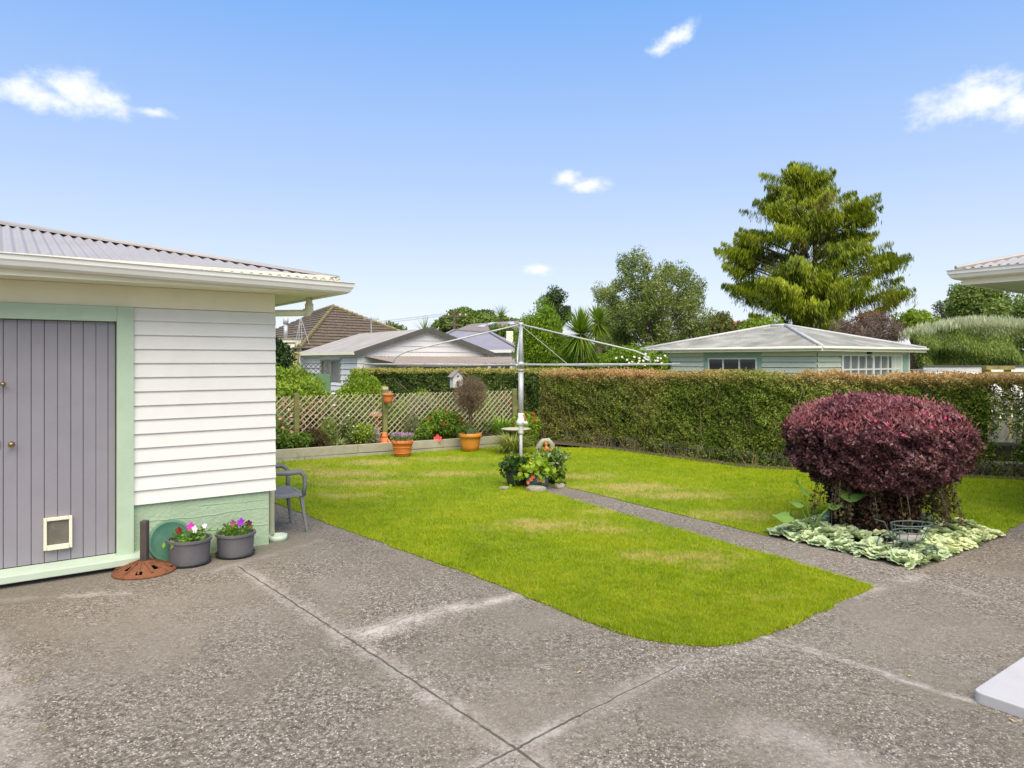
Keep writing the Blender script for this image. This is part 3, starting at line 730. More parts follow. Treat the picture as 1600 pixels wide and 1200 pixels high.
def tr_at(px, Yoff=0):
    r = (px-800)/FPX; c = TR0.y-ED.y/ED.x*TR0.x; Y = c/(1-ED.y/ED.x*r); return Vector((r*Y, Y))
def trellis():
    P0 = tr_at(463); s = lambda px: (tr_at(px)-P0).dot(ED)
    posts = [(s(463), 1.09, 'weathered'), (s(601), 1.12, 'mossy'), (s(803), 1.08, 'mossy'), (s(330), 1.05, 'w')]
    T = thing('trellis_fence', 'low weathered diamond lattice trellis on mossy posts behind the raised bed', 'trellis', (P0.x, P0.y, 0), EANG)
    spans = [(s(290), s(463)-.05), (s(463)+.05, s(601)-.06), (s(601)+.06, s(717)), (s(717)+.0, s(803)-.06)]
    z0, z1 = .22, 1.045
    for (a, b2) in spans:
        H = z1-z0
        for sgn, yo_ in ((1,-.012),(-1,0.0)):
            m = MB(); step = .108; c = a-H
            while c < b2+H:
                # slat through (c,z0) with slope sgn
                if sgn > 0: xs_, xe = c, c+H; fz = lambda x, c=c: z0+(x-c)
                else: xs_, xe = c, c+H; fz = lambda x, c=c: z1-(x-c)
                xa, xb = max(xs_, a), min(xe, b2)
                if xb-xa > .03: m.bar((xa, yo_, fz(xa)), (xb, yo_, fz(xb)), .010, .016 if sgn > 0 else .012, (0,0,1))
                c += step
            m.build('lattice_slat' if sgn > 0 else 'rear_lattice_slat', TREL if sgn > 0 else mat('grey_trellis', (.36,.32,.23), .85, .25, 8, dirt=(.14,.15,.08), dscale=5, damt=.7), T)
    for (x, h_, k) in posts:
        m = MB().box(x-.04, x+.04, -.05, .035, 0.0, h_); o = m.build('post', MOSSY, T); bevel(o, .006)
        if k == 'mossy' and x < 2: 
            MB().box(x-.045, x+.045, -.055, .04, h_+.001, h_+.05).build('post_cap', TREL, o)
trellis()

# hanging / standing terracotta
def tpot(nm, label, x, y, z, r, h, m_, bands=0, group=None, soil=True):
    T = thing(nm, label, 'flower pot', (x, y, z), 0, group)
    pr = [(r*.3,0),(r*.72,0),(r*.80,h*.3),(r*.88,h*.6),(r*.93,h*.80),(r,h*.80),(r*1.02,h*.84),(r,h*.985),(r*.97,h),(r*.9,h),(r*.86,h*.9)]
    MB().lathe(pr, 32).build('pot', m_, T, True)
    if soil: MB().lathe([(.001,h*.9),(r*.87,h*.88)], 20, close=False).build('soil', SOIL, T)
    for i in range(bands):
        z_ = h*(.25+.33*i); rr = r*(.785+.14*(.25+.33*i)/.8)+.004
        MB().lathe([(rr-.006,z_-.006),(rr+.003,z_-.003),(rr+.003,z_+.003),(rr-.006,z_+.006)], 32, close=False).build('moulded_band', TERRAY, T, True)
    return T
pp = tr_at(601)
T = tpot('hanging_pot', 'small terracotta pot hung at the top of the mossy trellis post', pp.x+.085, pp.y-.13, .885, .098, .17, TERRA)
P = rng.normal(size=(60,3))*(.04,.03,.02)+(0,0,.18); leaves('foliage', P, leafmat('silver_leaf', [(.3,.3,.25),(.5,.5,.42)]), T, .03, .02)
# big terracotta pot with lavender flowers
T = tpot('terracotta_pot', 'terracotta pot of purple flowers standing on the lawn against the sleepers', -1.88, 12.08, 0, .185, .285, TERRA, 2)
LAVF = leafmat('lavender_bloom', [(.25,.13,.28),(.42,.28,.45),(.55,.4,.5)], transl=.2)
GRN1 = leafmat('garden_leaf', [(.06,.12,.015),(.13,.22,.025),(.26,.36,.06)])
n = 700; a = rng.uniform(0, 2*np.pi, n); rr = np.sqrt(rng.uniform(0, 1, n))*.2
leaves('foliage', np.stack([rr*np.cos(a), rr*np.sin(a), .28+rng.uniform(0,.09,n)], 1), leafmat('lavender_leaf', [(.12,.2,.06),(.24,.32,.12)]), T, .045, .01, (0,0,1), .6)
n = 420; a = rng.uniform(0, 2*np.pi, n); rr = np.sqrt(rng.uniform(0, 1, n))*.19
leaves('blossom', np.stack([rr*np.cos(a), rr*np.sin(a), .375+rng.uniform(-.015,.025,n)], 1), LAVF, T, .035, .016, (0,0,1), .4)
# orange pot with dead ball topiary
T = tpot('topiary_pot', 'orange glazed pot holding a dead brown ball topiary', (735-800)/FPX*12.8, 12.8, 0, .205, .33, TERRAY)
m = MB()
for k in range(5):
    a = k*1.3; m.tube([(.015*math.cos(a),.015*math.sin(a),.28),(.02*math.cos(a+1),.02*math.sin(a+1),.55),(.05*math.cos(a),.05*math.sin(a),.85)], [.012,.010,.006], 6)
for k in range(260):
    d = Vector(rng.normal(size=3)).normalized(); c = Vector((0,0,1.02)); st = c+Vector((d.x*.05, d.y*.05, -.16+d.z*.05)); rr = .31*random.uniform(.8, 1.08)
    en = c+Vector((d.x*rr, d.y*rr, d.z*rr*1.05)); md = (st+en)/2+Vector(rng.normal(size=3)*.03)
    m.tube([st, md, en], [.004,.003,.0012], 4, False)
m.build('stem', TWIG, T)
n = 6500; d = unit(rng.normal(size=(n,3))); rr = .33*rng.uniform(.25, 1, (n,1))**.45
P = d*rr*(1,1,1.08)+(0,0,1.03); P = P[P[:,2] > .66]
DEADL = leafmat('dead_foliage', [(.10,.07,.04),(.17,.12,.075),(.26,.19,.12)], transl=.15)
leaves('dead_foliage', P, DEADL, T, .04, .007, d[:len(P)], .5)
n = 500; P = rng.normal(size=(n,3))*(.09,.09,.07)+(-.06,0,.38); leaves('foliage', P, GRN1, T, .05, .02)
MB().box(-.06,.08,-.14,-.05,.3,.40).build('inner_pot', mat('green_plastic', (.07,.13,.06), .5), T)
# upside-down pot figure
T = thing('pot_figure', 'small bright orange figure of stacked terracotta pots on the sleeper edge', 'ornament', ((600-800)/FPX*12.55, 12.60, .15))
MB().lathe([(.095,0),(.10,.03),(.075,.04),(.06,.12)], 20).build('body', TERRA, T, True)
MB().lathe([(.055,.12),(.062,.14),(.05,.15),(.045,.2),(.03,.215)], 18).build('head', TERRA, T, True)
for s_ in (-1,1): MB().tube([(.06*s_,-.02,.09),(.10*s_,-.05,.05),(.11*s_,-.07,.02)], [.016,.02,.024], 8).build('arm', TERRA, T, True)
# terracotta plant stand behind the lattice
pq = tr_at(586)+Vector((-.04,.45))
T = thing('planter_stand', 'terracotta column with a shallow bowl of pale flowers behind the lattice', 'planter', (pq.x, pq.y, .15))
MB().lathe([(.07,0),(.075,.04),(.045,.08),(.05,.34),(.06,.40)], 16).build('column', TERRA, T, True)
MB().lathe([(.04,.40),(.12,.44),(.145,.49),(.135,.49),(.1,.46)], 20).build('bowl', TERRAY, T, True)
P = rng.normal(size=(160,3))*(.06,.06,.02)+(0,0,.51); leaves('blossom', P, leafmat('pale_bloom', [(.6,.45,.42),(.8,.7,.66)]), T, .03, .02)

# birdhouse
def birdhouse():
    Yb = 13.7; T = thing('bird_house', 'white wooden bird house with grey pitched roof on a post behind the topiary', 'bird house', ((713-800)/FPX*Yb, Yb, .1), R(28))
    z0 = 1.02; wv, dv, h1, h2 = .10, .08, .22, .32
    BH = mat('flaking_white_wood', (.62,.60,.56), .8, .2, 14, .4, 40, dirt=(.3,.27,.22), dscale=11, damt=.6)
    MB().bar((0,0,0),(0,0,z0-.01),.05,.05).build('post', MOSSY, T)
    m = MB(); n = [(-wv,z0),(wv,z0),(wv,z0+h1),(0,z0+h2),(-wv,z0+h1)]
    for y in (-dv, dv): m.v += [(a, y, b2) for a, b2 in n]
    m.f = [(0,1,2,3,4),(9,8,7,6,5)]+[(i, i+5, (i+1) % 5+5, (i+1) % 5) for i in range(5)]
    m.build('box', BH, T)
    for s_ in (-1, 1): MB().bar((0, 0, z0+h2+.012), (s_*(wv+.04), 0, z0+h1-.02), .22, .014, (0,0,1)).build('roof_board', mat('grey_shingle', (.23,.2,.21), .9, .2), T)
    def disc(x, z, r, k=14):
        m = MB(); m.lathe([(.001,0),(r,0),(r,.004),(.001,.004)], k, close=False); m.v = [(v[0]+x, -dv-.003+v[2]*.5, v[1]+z) for v in m.v]; return m.build('entrance_hole', SEAM, T)
    disc(.0, z0+.22, .022); 
    m = MB().box(-.03,.02,-dv-.005,-dv-.001,z0+.03,z0+.12); m.build('doorway', SEAM, T)
birdhouse()

# bird bath behind the pole
T = thing('bird_bath', 'pale shallow bird bath dish behind the clothesline pole', 'bird bath', ((806-800)/FPX*12.95, 12.95, 0))
MB().lathe([(.10,0),(.11,.03),(.05,.07),(.045,.30),(.07,.345)], 18).build('pedestal', STONE, T, True)
MB().lathe([(.04,.345),(.2,.362),(.265,.385),(.27,.395),(.25,.392),(.0,.37)], 28).build('dish', mat('pale_cement', (.42,.41,.34), .8, .1), T, True)
# shell arch ornament
T = thing('garden_ornament', 'mossy white stone arch with a small orange figure at the hedge foot', 'ornament', (*G(853,705.5),0))
m = MB().tube([(-.13,0,.0),(-.12,0,.1),(-.05,0,.19),(.04,0,.20),(.11,0,.12),(.12,0,.0)], [.06,.06,.05,.05,.055,.05], 10); m.build('arch', mat('mossy_white_stone', (.33,.33,.24), .9, .3, 10, .5, 30, dirt=(.2,.24,.1), dscale=12, damt=.8), T, True)
MB().lathe([(.045,0),(.05,.05),(.035,.09),(.02,.11),(.03,.13),(.028,.16),(.01,.175)], 14, (0,-.07,0)).build('figure', TERRA, T, True)
MB().lathe([(.03,0),(.035,.04),(.02,.08)], 12, (.10,-.08,0)).build('small_pot', TERRAY, T, True)

# ---- tubs at the pole foot
BIGL = leafmat('begonia_leaf', [(.14,.25,.015),(.28,.42,.02),(.46,.50,.06)], transl=.3)
DKL = leafmat('dark_trailing_leaf', [(.02,.05,.012),(.05,.11,.02),(.09,.16,.03)])
def tub(nm, label, px, Y, r, h, m_, fol, seed, cat='flower pot'):
    T = thing(nm, label, cat, ((px-800)/FPX*Y, Y, 0))
    MB().lathe([(r*.4,0),(r*.75,.0),(r*.95,h*.35),(r,h*.7),(r*.97,h*.93),(r*1.04,h*.96),(r*1.04,h),(r*.93,h),(r*.9,h*.9)], 28).build('tub', m_, T, True)
    MB().lathe([(.001,h*.9),(r*.92,h*.9)], 20, close=False).build('soil', SOIL, T)
    return T
T = tub('planter_tub', 'black tub spilling dark green foliage left of the clothesline pole', 808, 9.28, .15, .22, DKPLAS, None, 1)
n = 420; P = rng.normal(size=(n,3))*(.10,.09,.05)+(0.02,0,.28); leaves('foliage', P, DKL, T, .065, .045, (0,0,1), .1)
n = 90; P = rng.normal(size=(n,3))*(.05,.05,.05)+(-.14,-.05,.22); leaves('trailing_foliage', P, DKL, T, .06, .035)
T = tub('planter_tub', 'teal tub of yellow green begonia leaves and coral flowers in front of the pole', 839, 9.12, .155, .20, TEALP, None, 2)
n = 420; P = rng.normal(size=(n,3))*(.115,.10,.05)+(-.0,-.03,.27); P[:,2] -= .9*np.maximum(0, np.abs(P[:,0])-.12)
leaves('foliage', P, BIGL, T, .085, .065, (0,-.3,.3), .3)
for q in range(3):
    flower('flower', (-.15+.035*q % .12+rng.normal()*.02, -.17+rng.normal()*.02, .10+.035*q), .026, PET['coral'], T, (rng.normal()*.5,-1,.3))
for q in range(2):
    flower('flower', (.02+.05*q, -.19, .13+rng.normal()*.01), .03, PET['pinkred'], T, (rng.normal()*.5,-1,.3))
T = tub('planter_tub', 'dark round tub with small variegated leaves right of the clothesline pole', 866, 9.45, .12, .30, DKPLAS, None, 3)
n = 380; P = rng.normal(size=(n,3))*(.09,.08,.05)+(-.02,-.02,.36)
leaves('foliage', P, leafmat('variegated_leaf', [(.05,.12,.02),(.10,.2,.03),(.2,.3,.06),(.7,.72,.55)]), T, .055, .04)
n = 110; P = rng.normal(size=(n,3))*(.05,.04,.07)+(.06,-.12,.12); leaves('trailing_foliage', P, GRN1, T, .06, .04)
def rock(label, X, Y, sx, sy, sz, rz, grp):
    m = MB(); k = 14; rg = random.Random(int(X*1000+Y*77))
    ring = [(0,.0),(.95,.0),(1.05,.35),(1.0,.7),(.8,.95),(0,1.0)]
    for (r_, z) in ring:
        for j in range(k):
            a = 2*math.pi*j/k; q = 1+.12*math.sin(2*a+X*9)+.08*math.sin(3*a+z*3)+rg.uniform(-.05,.05)
            ca, sa = math.cos(a), math.sin(a); sq = 1/max(abs(ca), abs(sa))**.55
            m.v.append((r_*q*sq*ca*sx, r_*q*sq*sa*sy, z*sz*(1+rg.uniform(-.05,.05)*(r_ > 0))))
    for i in range(len(ring)-1):
        for j in range(k): a = i*k+j; b2 = i*k+(j+1) % k; m.f.append((a, b2, b2+k, a+k))
    o = m.build('garden_rock', STONE, None, False); o.location = (X, Y, -.004); o.rotation_euler = (0,0,rz)
    tag(o, label, 'rock', grp)
rock('flat grey brown rock in front of the teal tub', .30, 8.86, .115, .07, .075, .1, 'rocks at the pole foot')
rock('pale rock right of the teal tub at the end of the path', .61, 9.12, .08, .06, .06, .5, 'rocks at the pole foot')
rock('small dark rock left of the black tub', -.10, 9.0, .07, .05, .04, .9, 'rocks at the pole foot')

# ================================================================== PLANT KIT
def ell_pts(n, c, r, lump=.16, shell=.45, seed=0, squash=None, zmin=None):
    rg = np.random.default_rng(seed); d = unit(rg.normal(size=(n,3)))
    k = 1+lump*(fn3(d, 1.3, seed)*.7+fn3(d, .5, seed+1)*.55)
    rr = (1-shell*rg.uniform(0, 1, n)**1.6)*k
    P = d*rr[:,None]*np.array(r)+np.array(c)
    if zmin is not None: kk = P[:,2] > zmin; P, d = P[kk], d[kk]
    return P, d
def shrub(nm, label, cat, x, y, z, r, m_, n, ln, wd, seed, bias=None, bw=.0, group=None, zc=None, lump=.16, q=None, flowers=None):
    T = thing(nm, label, cat, (x, y, z), 0, group)
    c = (0, 0, zc if zc is not None else r[2]*.95)
    P, d = ell_pts(n, c, r, lump, .5, seed, zmin=.0)
    leaves('foliage', P, m_, T, ln, wd, (d*.5+np.array([0,0,.5])) if bias is None else bias, bw if bias is not None else .35, out=d)
    m = MB(); rg = random.Random(seed)
    for k in range(7):
        a = k*.9+rg.random(); rr = rg.uniform(.4,.8); m.tube([(.03*math.cos(a),.03*math.sin(a),-.02),(r[0]*rr*.4*math.cos(a),r[1]*rr*.4*math.sin(a),c[2]*.6),(r[0]*rr*math.cos(a),r[1]*rr*math.sin(a),c[2]+r[2]*.4*rg.random())], [.014,.009,.003], 5)
    m.build('stem', TWIG, T)
    if flowers:
        fm, fn, fs = flowers; P, d = ell_pts(fn, c, [k*1.02 for k in r], lump, .08, seed+1, zmin=.05)
        k = d[:,1] < .4
        if fn > 60: leaves('blossom', P[k], fm, T, fs, fs*.8, out=d[k])
        else:
            for pp_, dd_ in zip(P[k], d[k]): flower('flower', pp_, fs*.55, fm, T, (dd_[0], dd_[1]-.3, dd_[2]+.2))
    return T
YGRN = leafmat('yellow_green_leaf', [(.13,.23,.015),(.24,.36,.03),(.38,.46,.06)], transl=.35)
BRT = leafmat('bright_shrub_leaf', [(.09,.17,.012),(.20,.32,.018),(.38,.48,.05)], transl=.35)
DARKL = leafmat('dark_shrub_leaf', [(.015,.04,.01),(.035,.075,.015),(.07,.13,.03)])
OLIVE = leafmat('olive_leaf', [(.09,.13,.03),(.18,.23,.06),(.32,.36,.12)])
GREYG = leafmat('grey_green_leaf', [(.12,.15,.07),(.22,.25,.12),(.32,.34,.19)])
PEACH = leafmat('peach_bloom', [(.75,.35,.22),(.85,.55,.45),(.8,.3,.12)])
REDF = leafmat('red_bloom', [(.5,.02,.015),(.65,.05,.03)])
WHTF = leafmat('white_bloom', [(.75,.75,.7),(.88,.88,.84)])
def at_px(px, Y): return ((px-800)/FPX*Y, Y)
def SB(nm, label, px, Y, z, rpx, rz, m_, n, ln, wd, seed, **kw):
    X = (px-800)/FPX*Y; rx = rpx/FPX*Y; return shrub(nm, label, kw.pop('cat', 'shrub'), X, Y, z, (rx, kw.pop('ry', rx), rz), m_, n, ln, wd, seed, **kw)
# --- back garden behind the lattice
SB('leafy_shrub', 'glossy bright shrub rising over the lattice next to the shed wall', 452, 13.6, .1, 60, .72, BRT, 10000, .10, .035, 21, lump=.22)
SB('round_shrub', 'rounded bright green shrub behind the middle of the lattice', 562, 14.6, .1, 42, .66, leafmat('bright_round_leaf', [(.09,.17,.008),(.19,.30,.012),(.34,.45,.03)], transl=.35), 9000, .055, .03, 22)
SB('round_shrub', 'smaller green mound on the right of the rounded bright shrub', 596, 14.9, .1, 20, .50, BRT, 3000, .05, .03, 23)
SB('yellow_shrub', 'yellow flowering shrub peeping over the lattice before the hedge', 660, 14.7, .1, 34, .47, YGRN, 4500, .05, .02, 24, flowers=(leafmat('yellow_bloom', [(.7,.55,.1),(.8,.7,.25)]), 260, .04))
SB('silver_bush', 'grey green fine leaved bush right of the mossy post', 640, 13.9, .1, 42, .42, GREYG, 7000, .06, .008, 25, lump=.2)
SB('silver_bush', 'olive green fine bush behind the lattice left of the topiary', 690, 14.2, .1, 34, .44, leafmat('olive_fine', [(.1,.14,.03),(.2,.24,.06),(.3,.33,.1)]), 6000, .06, .008, 26)
SB('flowering_bush', 'bush of peach pink blooms behind the lattice next to the first post', 452, 12.9, .1, 30, .42, OLIVE, 3500, .05, .02, 27, flowers=(PEACH, 170, .075))
SB('flowering_bush', 'bronze leaved bush of pale pink blooms behind the lattice right of the first post', 497, 13.0, .1, 26, .42, leafmat('bronze_leaf', [(.06,.05,.02),(.14,.10,.04),(.2,.18,.06)]), 3500, .05, .02, 28, flowers=(PEACH, 150, .075))
SB('leafy_shrub', 'yellow green shrub behind the centre of the lattice', 540, 13.6, .1, 34, .36, YGRN, 4500, .07, .014, 29)
SB('leafy_shrub', 'dull green shrub behind the lattice between rounded shrub and mossy post', 575, 14.0, .1, 30, .40, OLIVE, 4500, .05, .02, 30)
SB('leafy_shrub', 'green shrub behind the lattice right of the topiary', 770, 14.9, .1, 34, .40, OLIVE, 4500, .05, .02, 31)
mixm = [YGRN, OLIVE, GREYG, BRT, GRN1, MATS['olive_fine']]
for k, (px, Yq, lab, fl) in enumerate([(430,12.7,'grey green bush behind the lattice hard against the shed corner',None),(474,13.7,'tall green bush behind the first trellis post',(PEACH,60,.06)),(520,12.9,'loose yellow green plant pressed to the lattice right of the bronze bush',(WHTF,30,.05)),
        (545,12.9,'green plant filling the lattice left of the plant stand',None),(612,13.4,'loose grey plant pressed against the lattice right of the mossy post',None),(664,13.9,'green fine bush against the lattice above the purple flower pot',None),
        (715,14.3,'bright bush against the lattice behind the topiary stem',None),(752,14.5,'olive bush against the lattice right of the topiary ball',None),(790,14.7,'green bush at the last trellis post',(REDF,14,.05))]):
    SB('garden_plant', lab, px, Yq, .12, 27, .34+.05*(k % 3), mixm[(k*5+1) % 6], 3600, .065, .02, 300+k, lump=.3, flowers=fl, cat='plant')
# --- front of the bed
def bedpx(px, off): 
    r = (px-800)/FPX; e0 = E0+EN*off; c = e0.y-ED.y/ED.x*e0.x; Y = c/(1-ED.y/ED.x*r); return r*Y, Y
def BS(nm, label, px, off, r, m_, n, ln, wd, seed, **kw):
    X, Y = bedpx(px, off); return shrub(nm, label, kw.pop('cat', 'plant'), X, Y, .15, r, m_, n, ln, wd, seed, **kw)
BS('bedding_plant', 'dark green bedding clump at the bed edge beside the shed', 440, .28, (.22,.16,.17), GRN1, 1300, .07, .03, 41)
BS('bedding_plant', 'green clump at the foot of the first trellis post', 470, .25, (.22,.15,.15), GRN1, 1300, .07, .03, 42)
BS('bedding_plant', 'bronze clump right of the first trellis post', 492, .30, (.2,.15,.18), leafmat('bronze_leaf', []) if False else MATS['bronze_leaf'], 1100, .07, .02, 43)
BS('bedding_plant', 'yellow green flowering clump left of the orange pot figure', 565, .28, (.26,.16,.20), YGRN, 1500, .05, .02, 44, flowers=(MATS['yellow_bloom'], 110, .03))
BS('bedding_plant', 'silver leaved clump beside the orange pot figure', 583, .22, (.13,.12,.17), MATS['silver_leaf'], 900, .05, .015, 45)
BS('bedding_plant', 'low green leafy clump right of the purple flower pot', 658, .24, (.16,.14,.15), GRN1, 1000, .06, .03, 46)
FEA = leafmat('feathery_leaf', [(.14,.20,.04),(.26,.33,.08),(.42,.46,.18)])
BS('tall_plant', 'feathery yellow green plant standing against the lattice between the bronze clump and strappy plant', 515, .33, (.16,.12,.27), FEA, 1300, .08, .012, 341, lump=.35)
BS('tall_plant', 'loose green plant with pale blooms against the lattice right of the strappy plant', 546, .36, (.17,.12,.25), OLIVE, 1100, .07, .018, 342, lump=.35, flowers=(WHTF, 24, .03))
BS('tall_plant', 'feathery grey plant between the purple flower pot and the rose bush', 644, .38, (.16,.12,.27), GREYG, 1300, .08, .01, 343, lump=.35)
BS('tall_plant', 'yellowish plant against the lattice on the left of the first post', 436, .38, (.2,.12,.26), FEA, 1100, .07, .02, 344, lump=.35, flowers=(PEACH, 16, .05))
BS('rose_bush', 'bright green bush with a few red flowers left of the topiary', 690, .42, (.42,.26,.30), leafmat('rose_leaf', [(.06,.13,.010),(.14,.25,.02),(.28,.40,.04)]), 4200, .055, .032, 47, cat='bush', flowers=(REDF, 22, .05))
BS('bedding_plant', 'bright green clump left of the rose bush', 665, .35, (.2,.16,.2), BRT, 1200, .055, .03, 48, flowers=(REDF, 6, .04))
o = flower('fallen_red_flower', (*bedpx(684,.02), .215), .075, PET['pinkred'], None, (0,-1,.3)); o.name = 'red_flower'; tag(o, 'single red bloom drooping over the sleeper edge below the rose bush', 'flower')
def tuft(nm, label, cat, x, y, z, n, ln, wd, m_, spread=.06, up=1.35, arch=1.5, q=None, group=None):
    T = thing(nm, label, cat, (x, y, z), 0, group); a = rng.uniform(0, 2*np.pi, n); rr = spread*np.sqrt(rng.uniform(0, 1, n))
    base = np.stack([rr*np.cos(a), rr*np.sin(a), np.zeros(n)], 1); a2 = a+rng.normal(size=n)*.4
    blades('blade', base, np.stack([np.cos(a2), np.sin(a2)], 1), up, ln, wd, m_, T, arch); return T
STRAW = leafmat('yellow_grass_blade', [(.18,.24,.04),(.32,.36,.08),(.5,.46,.18)], transl=.3)
X, Y = G(800, 708); tuft('ornamental_grass', 'yellow green ornamental grass tuft arching at the hedge foot behind the tubs', 'grass tuft', X, Y, 0, 520, .58, .012, STRAW, .1, 1.25, 1.7)
X, Y = bedpx(528, .22); tuft('strappy_plant', 'variegated strappy plant hanging over the sleepers', 'plant', X, Y, .15, 130, .30, .016, leafmat('variegated_blade', [(.2,.3,.08),(.4,.45,.2),(.6,.6,.4)]), .05, 1.1, 1.6)
X, Y = bedpx(645, .28)
X, Y = bedpx(787, .30); tuft('lily_plant', 'tall lily clump with arching bright leaves at the end of the trellis', 'plant', X, Y-.1, .12, 170, .62, .030, leafmat('lily_blade', [(.10,.22,.015),(.19,.34,.03),(.34,.48,.06)]), .14, 1.3, 1.3)
SB('geranium_plant', 'green leafy plant with red blooms next to the clothesline pole', 822, 13.5, .0, 22, .34, BRT, 1700, .07, .05, 51, flowers=(REDF, 16, .06), cat='plant')

# ================================================================== HEDGES
def hedge(label, pts, h, dep, m_, n, ln, wd, seed, qf, coresc=.8, tops=.2, gap=None, hn=.06):
    rg = np.random.default_rng(seed); T = thing('clipped_hedge', label, 'hedge', (pts[0][0], pts[0][1], 0))
    pts = [np.array(p_, float) for p_ in pts]; o0 = pts[0].copy()
    seg = [(pts[i], pts[i+1]) for i in range(len(pts)-1)]; ls = np.array([np.linalg.norm(b2-a) for a, b2 in seg]); cum = np.concatenate([[0], np.cumsum(ls)])
    tot = cum[-1]
    def P_at(s):
        i = np.clip(np.searchsorted(cum, s, side='right')-1, 0, len(seg)-1); t = (s-cum[i])/ls[i]
        A = np.array([a for a, b2 in seg])[i]; B = np.array([b2 for a, b2 in seg])[i]; d = (B-A)/ls[i][:,None]
        nb = np.stack([-d[:,1], d[:,0]], 1); nb *= np.sign(nb[:,1])[:,None]       # back side (away from camera)
        return A+(B-A)*t[:,None], nb
    s = rg.uniform(0, tot, n); P, nb = P_at(s)
    kind = rg.uniform(0, 1, n); top = kind < tops; end = (kind >= tops) & (kind < tops+.03)
    u = rg.uniform(0, 1, n); zz = u*h
    def wob(s, z): return fn3(np.stack([s, z, s*0], 1), 1.1, seed)*.8+fn3(np.stack([s, z, s*0], 1), .38, seed+1)*.7
    fine = fn3(np.stack([s, zz, s*0], 1), .17, seed+2)
    dpt = .10*(1-rg.uniform(0, 1, n)**.5)*1.6+.05*wob(s, zz)+.035*fine
    dpt = np.maximum(dpt, -.05)
    dpt = np.where(zz < .25, dpt+(.25-zz)*.5*rg.uniform(0, 1, n), dpt)
    dpt = np.where(top, rg.uniform(0, dep, n), dpt)
    zz = np.where(top, h-.07*rg.uniform(0, 1, n)**1.5+hn*.4*wob(s*1.3, s*0)+.02*rg.normal(size=n), zz)
    zz = np.where(top, zz+hn*np.abs(rg.normal(size=n))*.35, zz)
    s2 = np.where(end, np.where(rg.uniform(0,1,n) < .5, rg.uniform(0,.06,n), tot-rg.uniform(0,.06,n)), s); P2, nb2 = P_at(s2)
    dpt = np.where(end, rg.uniform(0, dep, n), dpt); P = np.where(end[:,None], P2, P); nb = np.where(end[:,None], nb2, nb)
    V = np.concatenate([P+nb*dpt[:,None]-o0, zz[:,None]], 1)
    keep = ~((fine < -.7) & (rg.uniform(0, 1, n) < .55) & ~top)
    if gap is not None: keep &= gap(V[:,0]+o0[0], V[:,1]+o0[1], V[:,2], rg)
    # sparse near the ground
    keep &= ~((V[:,2] < .22+.07*fn3(V, .6, seed+4)) & (rg.uniform(0, 1, n) < .38))
    V = V[keep]; outn = np.concatenate([-nb, np.full((n,1), .25)], 1)[keep]; outn[top[keep]] = (0,-.2,1)
    q = qf(V[:,0]+o0[0], V[:,1]+o0[1], V[:,2], h, top[keep], rg)
    leaves('foliage', V, m_, T, ln, wd, (0,0,1), .25, q=np.clip(q, 0, 1), out=outn)
    m = MB()
    sub = []
    for (a, b2) in seg:
        k_ = max(1, int(np.linalg.norm(b2-a)/.3)) if gap is not None else 1
        sub += [(a+(b2-a)*i/k_, a+(b2-a)*(i+1)/k_) for i in range(k_)]
    for (a, b2) in sub:
        d = (b2-a)/np.linalg.norm(b2-a); nb_ = np.array([-d[1], d[0]]); nb_ *= np.sign(nb_[1]); q0, q1 = .30, dep-.2
        q0 = .24; p4 = [a+nb_*q0-o0, b2+nb_*q0-o0, b2+nb_*q1-o0, a+nb_*q1-o0]
        k = len(m.v); m.v += [(x[0], x[1], .20) for x in p4]+[(x[0], x[1], .42 if gap is not None and 6.55 < a[0] < 7.45 else h-.08) for x in p4]
        m.f += [tuple(k+i for i in f) for f in ((4,5,6,7),(0,1,5,4),(1,2,6,5),(2,3,7,6),(3,0,4,7))]
    m.build('inner_branches', mat('hedge_twigs', (.10,.08,.045), .95, .5, 14, dirt=(.05,.08,.02), dscale=6, damt=.8), T)
    m = MB(); rr = random.Random(seed)
    for k in range(int(tot*60)):
        s_ = rr.uniform(0, tot); Pq, nq = P_at(np.array([s_])); Pq = Pq[0]-o0; nq = nq[0]; d0 = rr.uniform(.0, .12); z_ = rr.uniform(0, h*.75)
        ll = rr.uniform(.10, .34); dx_ = rr.gauss(0, .05)
        b0 = (Pq[0]+nq[0]*d0, Pq[1]+nq[1]*d0, z_*rr.choice([0,1])); m.tube([b0, (b0[0]+dx_, b0[1]-.02, b0[2]+ll*.5), (b0[0]+dx_*1.6, b0[1]-.03, min(h, b0[2]+ll))], [.006,.004,.002], 4, False)
    m.build('stem', mat('pale_hedge_stem', (.27,.20,.12), .9, .5, 3), T)
    return T
HEDL = leafmat('hedge_leaf', [(.05,.09,.012),(.12,.185,.022),(.22,.30,.04),(.40,.42,.12)],
               [(.36,.19,.07),(.50,.31,.12),(.60,.36,.20),(.55,.48,.18)], nscale=2.2, spec=.15)
HEDR = [(.55,14.7),(1.9,13.35),(2.45,12.6),(3.75,10.95),(6.8,9.95),(9.6,9.2),(13,8.3)]
def gapR(x, y, z, rg):
    # thin, see-through patch near the right end of the frame
    px = 800+FPX*x/y; py = HOR+(CAMZ-z)*FPX/y
    hole = np.exp(-(((px-1572)/22)**2+((py-688)/45)**2))+.7*np.exp(-(((px-1535)/12)**2+((py-690)/20)**2))
    return rg.uniform(0, 1, len(x)) > np.clip(hole*1.12, 0, .97)
